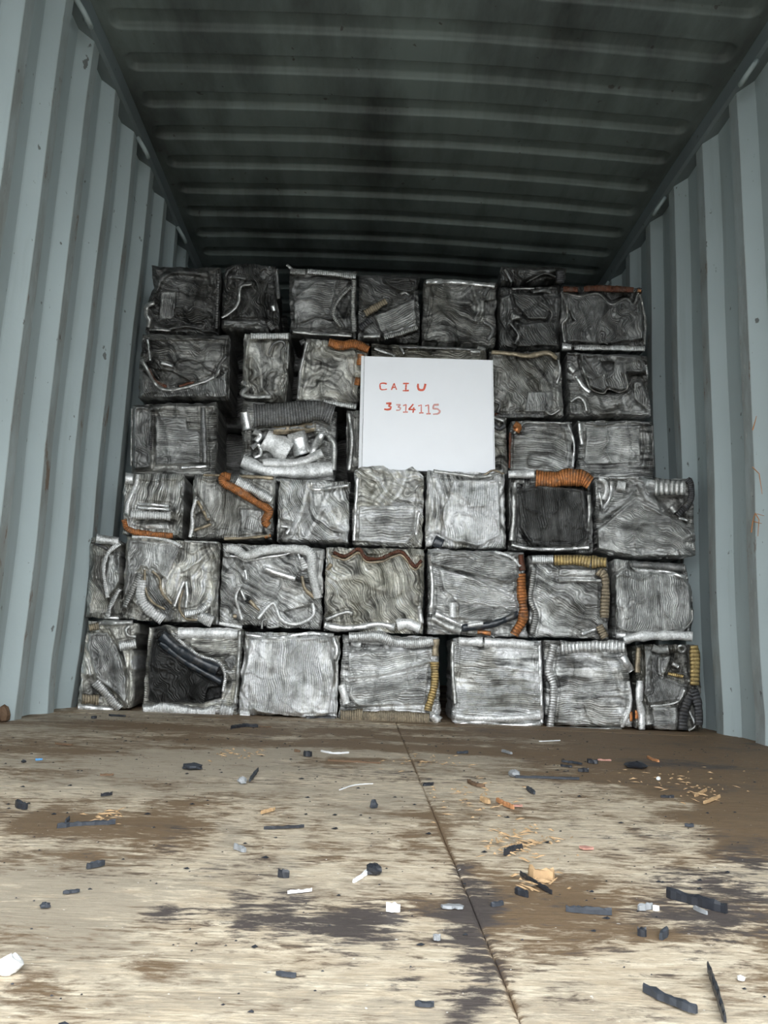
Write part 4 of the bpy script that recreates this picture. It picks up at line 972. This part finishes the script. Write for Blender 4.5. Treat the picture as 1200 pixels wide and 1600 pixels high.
# ------------------------------------------------------------------ white board with hand-painted number, standing on the third row
BY = 3.035
TILT = .0
def board():
    zt = max(z for (r_, a_, b_, z) in TOPS if r_ == 3 and a_ < .30 and b_ > -.20) + .004
    def foot(px):
        a, b2 = at_plane([px, px], [720, 760], BY)
        return 720 + 40 * (a[2] - zt) / (a[2] - b2[2])
    yl, yr = foot(562), foot(772)
    c = at_plane([565, 768.5, 772, 560.5], [556, 562.5, yr, yl], BY)
    n = len(c)
    th = .022
    base = (c[2] + c[3]) / 2 + np.array([0, th / 2, 0])
    e = bpy.data.objects.new('white_board', None); C.objects.link(e); e.location = base; e.empty_display_size = .1
    tag(e, 'white board with red hand-painted letters and numbers standing in the middle of the stack', 'board')
    white = plain('white_laminate', (.90, .91, .94), .32, .03, 9, .5)
    edge = plain('white_edge_trim', (.84, .85, .87), .4, .05, 30)
    f0 = at_plane([569.5, 768.5, 772, 565.5], [556.3, 562.5, yr, yl], BY) - base
    b = f0 + np.array([0, th, 0])
    V = np.vstack([f0, b])
    Q = [(0, 3, 2, 1), (4, 5, 6, 7), (0, 1, 5, 4), (1, 2, 6, 5), (2, 3, 7, 6), (3, 0, 4, 7)]
    o = obj('panel', make_mesh('panel', V, Q, smooth=False), white, e)
    bv = o.modifiers.new('edge', 'BEVEL'); bv.width = .0015; bv.segments = 2
    f1 = at_plane([564.5, 569.0, 565.0, 560.0], [555.8, 556.2, yl, yl], BY - .003) - base
    V = np.vstack([f1, f1 + np.array([0, th + .006, 0])])
    o = obj('edge_trim', make_mesh('edge_trim', V, Q, smooth=False), edge, e)
    o['label'] = 'narrow white edge trim down the left side'
    f2 = at_plane([768.7, 770.2, 773.8, 772.3], [562.4, 562.5, yr, yr], BY - .002) - base
    o = obj('edge_trim', make_mesh('edge_trim', np.vstack([f2, f2 + np.array([0, th + .004, 0])]), Q, smooth=False), edge, e)
    reds = [plain('red_brush_paint', (.80, .145, .085), .5, .25, 400), plain('thin_red_brush_paint', (.84, .30, .25), .5, .3, 400), plain('faded_pink_brush_paint', (.85, .42, .38), .5, .3, 400)]
    glyphs = [(0, 9, [[(297, 322), (275, 317), (250, 322), (249, 345), (254, 361), (276, 364), (298, 360)]], 'C'),
              (0, 8, [[(330, 366), (340, 342), (350, 318), (358, 342), (368, 364)], [(336, 348), (363, 346)]], 'A'),
              (0, 10, [[(414, 320), (457, 319)], [(437, 320), (434, 370)], [(412, 371), (456, 370)]], 'I'),
              (0, 15, [[(523, 321), (522, 345), (530, 363), (552, 367), (566, 358), (576, 322)]], 'U'),
              (0, 12, [[(292, 463), (330, 462), (308, 482), (328, 488), (322, 504), (300, 508), (278, 504)]], '3'),
              (2, 9, [[(365, 473), (396, 472), (378, 489), (398, 496), (390, 512), (364, 512)]], '3'),
              (1, 9, [[(414, 480), (437, 472), (433, 524)], [(414, 526), (449, 525)]], '1'),
              (0, 10, [[(488, 468), (472, 488), (455, 506), (505, 508)], [(492, 492), (486, 531)]], '4'),
              (1, 9, [[(524, 482), (546, 474), (546, 530)], [(530, 532), (562, 531)]], '1'),
              (1, 9, [[(574, 482), (598, 474), (599, 536)], [(582, 538), (614, 537)]], '1'),
              (2, 11, [[(672, 472), (636, 474), (630, 500), (664, 503), (682, 520), (668, 538), (630, 541)]], '5')]
    for mi, wd, strokes, ch in glyphs:
        V, Q2 = [], []
        for s_i, st in enumerate(strokes):
            p = vw('M', st)
            n = 18
            c2 = catmull(p, n) if ch in 'CU' else resample(p, n)
            t = np.gradient(c2, axis=0); t /= np.linalg.norm(t, axis=1)[:, None]
            nr = np.stack([-t[:, 1], t[:, 0]], 1)
            w = wd / VIEWS['M'][2] * (1 + .22 * fbm(np.arange(n) / 3, np.full(n, s_i), int(st[0][0]), 2))
            o0 = len(V)
            lift = .0008 + .0003 * s_i
            for sgn, yy in ((-.5, -lift), (.5, -lift), (-.55, .0004), (.55, .0004)):
                q = c2 + nr * (sgn * w)[:, None]
                V += list(at_plane(q[:, 0], q[:, 1], BY + yy) - base)
            for i in range(n - 1):
                a, b2, c3, d3 = o0 + i, o0 + n + i, o0 + 2 * n + i, o0 + 3 * n + i
                Q2 += [(a, a + 1, b2 + 1, b2), (a, c3, c3 + 1, a + 1), (b2, b2 + 1, d3 + 1, d3)]
        o = obj('painted_letter' if ch.isalpha() else 'painted_numeral', make_mesh('painted_letter', V, Q2), reds[mi], e)
        o['label'] = 'red brushed %s' % ('letter ' + ch if ch.isalpha() else 'numeral ' + ch)
board()

# ------------------------------------------------------------------ scraps lying on the floor
DM = {'black': plain('black_plastic_scrap', (.022, .024, .03), .4, .3, 90), 'slate': plain('slate_plastic_scrap', (.035, .04, .05), .6, .3, 90), 'grey': plain('grey_metal_scrap', (.26, .27, .28), .45, .3, 90),
      'white': plain('white_paper_scrap', (.74, .74, .74), .6, .08, 60), 'tan': plain('tan_wood_chip', (.46, .30, .16), .7, .3, 90), 'orange': plain('orange_wood_splinter', (.50, .23, .10), .7, .3, 90),
      'pink': plain('pinkish_card_scrap', (.46, .24, .19), .7, .2, 90), 'brown': plain('brown_bark', (.14, .085, .05), .8, .3, 90), 'blue': plain('blue_plastic_scrap', (.10, .28, .52), .4, .2, 90)}
def scrap(name, matk, label, cat, pts, width, thick=.004, seed=0, group=None, bend=.0):
    """irregular flat shard or rod along a line on the floor; pts and width in photo pixels at that spot"""
    rs = np.random.RandomState(seed + int(pts[0][0] * 7 + pts[0][1]))
    P = at_floor([p[0] for p in pts], [p[1] for p in pts])
    dist = np.linalg.norm(P[0] - CAM)
    w = width * .85 / FPX * dist
    L = np.linalg.norm(np.diff(P, axis=0), axis=1).sum()
    n = max(5, min(16, int(L / max(w, .004)) + 4))
    c = catmull(P[:, :2], n)
    t = np.gradient(c, axis=0); t /= np.linalg.norm(t, axis=1)[:, None] + 1e-9
    nr = np.stack([-t[:, 1], t[:, 0]], 1)
    x = np.linspace(-1, 1, n)
    prof = np.clip(1 - np.abs(x) ** 5 * .55, .3, 1) * (1 + .6 * (rs.rand(n) - .5))
    lift = bend * (np.sin(np.linspace(.3, 2.8, n)) ** 2) + .001
    V = []
    for a, zf in ((-.5, 0), (-.46, .8), (-.1, 1.0), (.3, .9), (.48, .6), (.5, 0)):
        q = c + nr * (a * w * prof * (1 + .2 * (rs.rand(n) - .5)))[:, None]
        z = lift + thick * zf * (1 + .4 * (rs.rand(n) - .5))
        V.append(np.c_[q, z])
    V = np.stack(V, 1); m = 6
    Q = np.vstack([grid_quads(n, m, flip=True), [[i * m + 5, i * m, (i + 1) * m, (i + 1) * m + 5] for i in range(n - 1)]])
    caps = []
    for o_, fl in ((0, 1), ((n - 1) * m, 0)):
        cq = [(o_, o_ + 1, o_ + 4, o_ + 5), (o_ + 1, o_ + 2, o_ + 3, o_ + 4)]
        caps += [q[::-1] if fl else q for q in cq]
    V = V.reshape(-1, 3)
    base = np.array([V[:, 0].mean(), V[:, 1].mean(), V[:, 2].min()])
    o = obj(name, make_mesh(name, V - base, np.vstack([Q, np.array(caps)]), smooth=False), DM[matk], None, base)
    return tag(o, label, cat, group)

def lump(name, matk, label, cat, px, py, wpx, hpx, seed=0, group=None):
    """small crumpled lump sitting on the floor"""
    rs = np.random.RandomState(seed + int(px * 3 + py))
    P = at_floor([px], [py])[0]
    k = np.linalg.norm(P - CAM) / FPX
    nu, nv = 10, 6
    V = []
    for i in range(nv + 1):
        th = math.pi * i / nv
        for j in range(nu):
            ph = 2 * math.pi * j / nu
            r = 1 + .42 * (rs.rand() - .5)
            V.append((r * math.sin(th) * math.cos(ph) * wpx * k / 2, r * math.sin(th) * math.sin(ph) * wpx * k * .42, max(0, .75 + r * math.cos(th)) * hpx * k * .55))
    Q = [(i * nu + j, (i + 1) * nu + j, (i + 1) * nu + (j + 1) % nu, i * nu + (j + 1) % nu) for i in range(nv) for j in range(nu)]
    V = np.array(V); V[:, 2] -= V[:, 2].min() - .0005
    o = obj(name, make_mesh(name, V, Q, smooth=False), DM[matk], None, (P[0], P[1], 0))
    o.rotation_euler[2] = rs.rand() * 3
    return tag(o, label, cat, group)

def FL(x, y): return (x / 2, 1100 + y / 2)
def FR(x, y): return (600 + x / 2, 1100 + y / 2)
S_, B_ = 'plastic_strip', 'shard'
SCRAPS = [
    # left half
    (S_, 'slate', 'long dark slate strip lying across the floor left of centre', 'strip', [FL(178, 391), FL(240, 383), FL(360, 377)], 8, .006),
    (B_, 'black', 'short black rod end on the floor at the left, above the long slate strip', 'scrap', [FL(50, 322), FL(82, 332)], 9, .010),
    (B_, 'slate', 'short slate stick on the floor below the long slate strip', 'scrap', [FL(270, 518), FL(325, 505)], 7, .006),
    (B_, 'grey', 'small grey bent tab on the floor in the middle left', 'scrap', [FL(732, 454), FL(766, 466)], 8, .006),
    (B_, 'black', 'small black square cap on the pale floor left of centre', 'scrap', [FL(868, 543), FL(903, 546)], 7, .008),
    ('paper_scrap', 'white', 'torn white paper strip leaning on a black lump near the floor centre', 'paper', [FL(1104, 562), FL(1130, 545), FL(1165, 515)], 7, .004),
    ('paper_scrap', 'white', 'short white torn strip left of the torn paper and black lump', 'paper', [FL(898, 596), FL(935, 592), FL(974, 588)], 4, .003),
    ('stick', 'black', 'thin straight black stick lying level on the floor left of centre', 'stick', [FL(824, 394), FL(950, 388)], 3, .004),
    (B_, 'black', 'black stub on the brown floor below the pale upright-finned bale', 'scrap', [FL(950, 163), FL(972, 166)], 9, .012),
    (B_, 'brown', 'brown crumb beside the black stub in front of the stack', 'scrap', [FL(920, 150), FL(938, 152)], 5, .006),
    ('paper_scrap', 'white', 'small white and tan shred right of the black stub', 'paper', [FL(1003, 150), FL(1045, 157), FL(1090, 155)], 5, .004),
    ('twig', 'brown', 'long thin brown twig lying level in front of the middle bales', 'twig', [FL(1024, 180), FL(1110, 184), FL(1190, 188)], 3, .004),
    (B_, 'black', 'wide flat black shard close to the foot of the stack, left of centre', 'scrap', [FL(722, 78), FL(765, 72), FL(806, 74)], 6, .010),
    ('twig', 'brown', 'thin brown sliver trailing right of the wide flat black shard', 'twig', [FL(812, 72), FL(850, 74)], 3, .003),
    (B_, 'slate', 'curved dark sliver pointing up beside a grey lump left of centre', 'scrap', [FL(780, 244), FL(792, 226), FL(806, 208)], 6, .005),
    ('paper_scrap', 'white', 'thin white thread lying on the floor in the middle', 'thread', [FL(1060, 272), FL(1100, 258), (570, 1226.5), FL(1165, 252)], 2.5, .002),
    (B_, 'black', 'dark sliver above the right end of the long slate strip', 'scrap', [FL(315, 291), FL(350, 286)], 4, .005),
    (B_, 'slate', 'small slate sliver touching the left end of the long slate strip', 'scrap', [FL(204, 376), FL(216, 364)], 5, .005),
    (B_, 'brown', 'thin dark splinter in the far left of the floor', 'splinter', [FL(172, 127), FL(225, 131)], 3, .004),
    (B_, 'black', 'flat black sliver at the foot of the far left bottom bale', 'scrap', [FL(340, 74 - 36), FL(392, 41)], 5, .006),
    (B_, 'black', 'black crumb on the floor beside the left wall end of the stack', 'scrap', [FL(284, 46), FL(302, 46)], 5, .008),
    ('wood_chip', 'tan', 'tan wood chip above the thin straight black stick', 'chip', [FL(815, 346), FL(858, 334)], 5, .005),
    (B_, 'blue', 'tiny blue plastic bit on the far left floor', 'scrap', [FL(110, 178), FL(132, 177)], 3, .004),
    (B_, 'slate', 'faint slate flake low on the left part of the floor', 'scrap', [FL(196, 596), FL(248, 590)], 7, .003),
    (B_, 'slate', 'slate flake near the bottom of the picture, left of centre', 'scrap', [FL(862, 850), FL(925, 858)], 9, .003),
    (B_, 'brown', 'brown splinter lying alone mid left, above the slate strip', 'splinter', [FL(312, 226), FL(355, 225)], 4, .004),
    # right half
    ('paper_scrap', 'white', 'white sliver close to the foot of the stack, right of centre', 'paper', [FR(485, 119), FR(550, 116)], 4, .003),
    (B_, 'grey', 'pale grey chip under the two-capped pale bale, right of centre', 'scrap', [FR(370, 150), FR(398, 158)], 8, .006),
    (B_, 'slate', 'dark grey flake left of the pale grey chip, near the stack', 'scrap', [FR(228, 156), FR(262, 155)], 6, .006),
    ('stick', 'slate', 'dark stick pointing at a black chunk on the right part of the floor', 'stick', [FR(555, 182), FR(590, 186), FR(618, 191)], 5, .005),
    (B_, 'black', 'black chunk touching the end of a dark stick on the right', 'scrap', [FR(635, 184), FR(668, 188)], 7, .009),
    (B_, 'black', 'small black square bit below the black chunk on the right', 'scrap', [FR(606, 212), FR(640, 214)], 7, .008),
    (B_, 'pink', 'flat pinkish chip right of the black chunk near the stack', 'scrap', [FR(668, 177), FR(710, 179)], 5, .004),
    (S_, 'slate', 'long thin dark strip lying level on the right part of the floor', 'strip', [FR(410, 232), FR(500, 234), FR(610, 238)], 5, .005),
    ('wood_chip', 'orange', 'single orange wood chip on the dark far right floor', 'chip', [FR(824, 170), FR(858, 183)], 6, .006),
    ('wood_chip', 'tan', 'pale tan chip left of an orange splinter, right of the floor seam', 'chip', [FR(303, 302), FR(328, 314)], 9, .008),
    ('splinter', 'orange', 'long reddish orange splinter right of a pale tan chip', 'splinter', [FR(352, 306), FR(385, 322), FR(405, 331)], 7, .007),
    ('wood_chip', 'pink', 'pinkish wood flake at the tip of the reddish orange splinter', 'chip', [FR(400, 322), FR(432, 322)], 8, .003),
    ('wood_chip', 'brown', 'dark red brown chip above the pale tan chip', 'chip', [FR(262, 244), FR(288, 258), FR(315, 262)], 8, .006),
    (B_, 'slate', 'slate chip pointing down, right of the brown chips', 'scrap', [FR(448, 266), FR(470, 284)], 7, .006),
    (B_, 'black', 'thin black sliver on the right floor above the broken tan splinters', 'scrap', [FR(865, 294), FR(906, 295)], 4, .005),
    ('splinter', 'tan', 'tan splinter at the far right, the upper of a crossed pair', 'splinter', [FR(972, 292), FR(1008, 272)], 4, .005),
    ('splinter', 'tan', 'tan splinter at the far right, the lower of a crossed pair', 'splinter', [FR(1000, 314), FR(1050, 293)], 5, .005),
    (B_, 'black', 'bent black shard beside orange wood shavings right of the seam', 'scrap', [FR(375, 476), FR(405, 464), FR(432, 458)], 7, .008),
    ('card_scrap', 'pink', 'flat pinkish red card piece alone on the pale right floor', 'card', [FR(610, 452), FR(655, 456)], 18, .003),
    ('wood_chip', 'tan', 'upright tan bark piece beside a thin dark stick', 'chip', [FR(455, 540), FR(490, 552), FR(530, 548)], 14, .012),
    ('stick', 'black', 'thin dark stick lying against the tan bark piece', 'stick', [FR(426, 538), FR(470, 565), FR(524, 598)], 4, .005),
    (B_, 'black', 'small black crumb below the thin dark stick', 'scrap', [FR(410, 594), FR(450, 608)], 7, .007),
    ('paper_scrap', 'white', 'white crumpled paper bit low and just right of centre', 'paper', [FR(6, 650), FR(50, 652)], 11, .008),
    (B_, 'grey', 'ragged grey flake over the dark stain right of centre', 'scrap', [FR(180, 640), FR(215, 638), FR(248, 642)], 16, .003),
    (B_, 'slate', 'dark slate flake right of the floor seam, beside the ragged grey flake', 'scrap', [FR(335, 636), FR(372, 630)], 10, .004),
    (S_, 'slate', 'straight blue-black strip low on the right of the floor', 'strip', [FR(568, 651), FR(640, 657), FR(712, 663)], 8, .006),
    (S_, 'black', 'long black split bar near the right edge with a pale worn side', 'bar', [FR(884, 606), FR(980, 632), FR(1072, 658)], 11, .010),
    (S_, 'grey', 'short grey sliver tucked under the long black split bar', 'strip', [FR(968, 644), FR(1010, 662)], 6, .004),
    (B_, 'grey', 'grey chip left of the long black split bar', 'scrap', [FR(795, 648), FR(838, 642)], 8, .006),
    ('paper_scrap', 'white', 'white crumb between the grey chip and the black split bar', 'paper', [FR(840, 648), FR(860, 649)], 5, .005),
    (B_, 'slate', 'upright slate chip low on the right below the straight blue-black strip', 'scrap', [FR(865, 742), FR(884, 720)], 9, .007),
    (B_, 'black', 'black crumb left of the upright slate chip', 'scrap', [FR(792, 728), FR(820, 730)], 9, .008),
    ('stick', 'black', 'straight black stick pointing at the bottom right corner', 'stick', [FR(1014, 834), FR(1040, 910), FR(1066, 1000)], 7, .006),
    (S_, 'slate', 'wide dark slate strip at the bottom right, left of the black stick', 'strip', [FR(812, 902), FR(890, 936), FR(978, 972)], 13, .006),
    (B_, 'slate', 'slate smear-shaped flake at the bottom, right of centre', 'scrap', [FR(96, 946), FR(156, 948)], 11, .003),
    (B_, 'grey', 'dull grey flake beside a dark stain, low right of centre', 'scrap', [FR(154, 738), FR(176, 742)], 9, .005),
    (B_, 'black', 'dark bit lying on the floor seam near its far end', 'scrap', [FR(122, 258), FR(154, 254)], 6, .005),
    (B_, 'black', 'thin dark sliver just left of the pinkish chip row, near the stack', 'scrap', [FR(552, 196), FR(588, 200)], 5, .005),
    (B_, 'slate', 'small slate bit on the dark stains at the far right', 'scrap', [FR(940, 384), FR(968, 386)], 7, .005),
]
for row in SCRAPS:
    nm, mk, lab, cat, pts, wd, th = row
    scrap(nm, mk, lab, cat, pts, wd, th)
LUMPS = [('black', 'black lump beside the torn white paper strip near the floor centre', *FL(1168, 534), 25, 15), ('slate', 'crumpled dark lump on the floor left of centre, far back', *FL(600, 205), 32, 9), ('grey', 'grey lump beside the curved dark sliver', *FL(756, 250), 14, 10),
         ('slate', 'small dark angular lump just left of the floor seam', *FL(1168, 326), 12, 12), ('slate', 'slate pebble-like lump low on the left floor', *FL(140, 638), 14, 7), ('black', 'black crumpled heap near the stack at the right', *FR(790, 200), 34, 9),
         ('grey', 'crumbling grey lump at the left end of the long thin dark strip', *FR(406, 228), 20, 10), ('white', 'bright white pebble on the right floor near the dark end', *FR(858, 239), 7, 5), ('white', 'bright white crumb at the bottom right corner area', *FR(1116, 866), 10, 6),
         ('black', 'tiny black lump at the far left in front of the wall', *FL(74, 184), 7, 4)]
for mk, lab, x, y, w, h in LUMPS: lump('lump', mk, lab, 'scrap', x, y, w, h)

# white crumpled wad at the lower left edge
lump('paper_wad', 'white', 'white crumpled paper wad at the left edge, low in the picture', 'paper', 14, 1522, 38, 22, 3)
lump('rusty_stub', 'brown', 'rusty brown stub at the foot of the left wall', 'scrap', 4, 1128, 22, 22, 2)

# shavings and crumbs nobody could count
rs = np.random.RandomState(77)
V, T = [], []
clusters = [(FR(430, 440), 60, 26, 110), (FR(290, 300), 70, 30, 60), (FL(740, 160), 40, 10, 40), (FR(900, 240), 90, 20, 50), (FR(480, 560), 30, 20, 30), (FL(330, 355), 26, 10, 24), (FR(140, 185), 60, 12, 40), (FR(985, 285), 50, 14, 24)]
spots = []
for (cx, cy), rx, ry, n in clusters:
    spots += [(cx + rx / 2 * rs.randn(), cy + ry / 2 * rs.randn()) for _ in range(n)]
spots = at_floor([s[0] for s in spots], [max(1150, s[1]) for s in spots])
for p in spots:
    a = rs.rand() * math.pi; L = .003 + .010 * rs.rand() ** 2; w = .0007 + .0016 * rs.rand(); z = .0005 + .004 * rs.rand()
    d = np.array([math.cos(a), math.sin(a) * .8, (rs.rand() - .5) * .3]) * L; e_ = np.array([-math.sin(a), math.cos(a), 0]) * w
    p = p + np.array([0, 0, z + abs(d[2])]); o_ = len(V)
    V += [p - d - e_, p - d + e_, p + d + e_ * .4, p + d - e_ * .4, p + np.array([0, 0, w])]
    T += [(o_, o_ + 1, o_ + 4), (o_ + 1, o_ + 2, o_ + 4), (o_ + 2, o_ + 3, o_ + 4), (o_ + 3, o_, o_ + 4), (o_ + 2, o_ + 1, o_), (o_ + 3, o_ + 2, o_)]
tag(obj('wood_shavings', make_mesh('wood_shavings', V, None, T, smooth=False), DM['tan']), 'loose tan wood shavings scattered over the plywood floor', 'shavings', kind='stuff')
V, T = [], []
for _ in range(1500):
    y = .55 + 2.25 * rs.rand() ** .8; x = rs.uniform(-1.1, 1.1)
    r = .0010 + .0030 * rs.rand() ** 4; o_ = len(V)
    ang = rs.rand() * 6.3
    for j in range(4):
        V.append((x + r * 1.4 * math.cos(ang + j * 1.57) * (.6 + .8 * rs.rand()), y + r * math.sin(ang + j * 1.57), .0006))
    V.append((x + r * .3, y, .001 + r * .45))
    T += [(o_ + j, o_ + (j + 1) % 4, o_ + 4) for j in range(4)] + [(o_ + 2, o_ + 1, o_), (o_ + 3, o_ + 2, o_)]
tag(obj('black_crumbs', make_mesh('black_crumbs', V, None, T, smooth=False), DM['black']), 'black crumbs strewn all over the plywood floor', 'crumbs', kind='stuff')

# dried plant stalks caught on the right wall
def stalk(label, pts_list):
    d = lambda px, py: (lambda r: CAM + r * ((W / 2 - .012 - CX) / r[0]))(ray([px], [py])[0])
    roots = d(*pts_list[0][0])
    e = None
    V, Q = [], []
    for k, pts in enumerate(pts_list):
        P = np.array([d(*p) for p in pts])
        P = np.stack([np.interp(np.linspace(0, len(P) - 1, 9), np.arange(len(P)), P[:, i]) for i in range(3)], 1)
        t = np.gradient(P, axis=0)
        for i in range(9):
            a = np.cross(t[i], [1, 0, .1]); a /= np.linalg.norm(a); b2 = np.array([1.0, 0, 0]); r = .0022 * (1 - .07 * i)
            for j in range(5):
                V.append(P[i] + r * (a * math.cos(j * 1.2566) + b2 * math.sin(j * 1.2566)) - roots)
        o_ = k * 45
        Q += [(o_ + i * 5 + j, o_ + i * 5 + (j + 1) % 5, o_ + (i + 1) * 5 + (j + 1) % 5, o_ + (i + 1) * 5 + j) for i in range(8) for j in range(5)]
    o = obj('dried_stalk', make_mesh('dried_stalk', V, Q), DM['orange'], None, roots)
    tag(o, label, 'stalk')
stalk('branched dried brown stalk stuck to the right wall at bale height', [[(1174, 832), (1176, 815), (1180, 802), (1194, 806)], [(1180, 802), (1186, 812), (1184, 838)], [(1178, 815), (1190, 818)]])
stalk('single thin dried stalk stuck higher on the right wall', [[(1176, 672), (1180, 658), (1182, 650)], [(1176, 730), (1186, 740), (1191, 772)]])
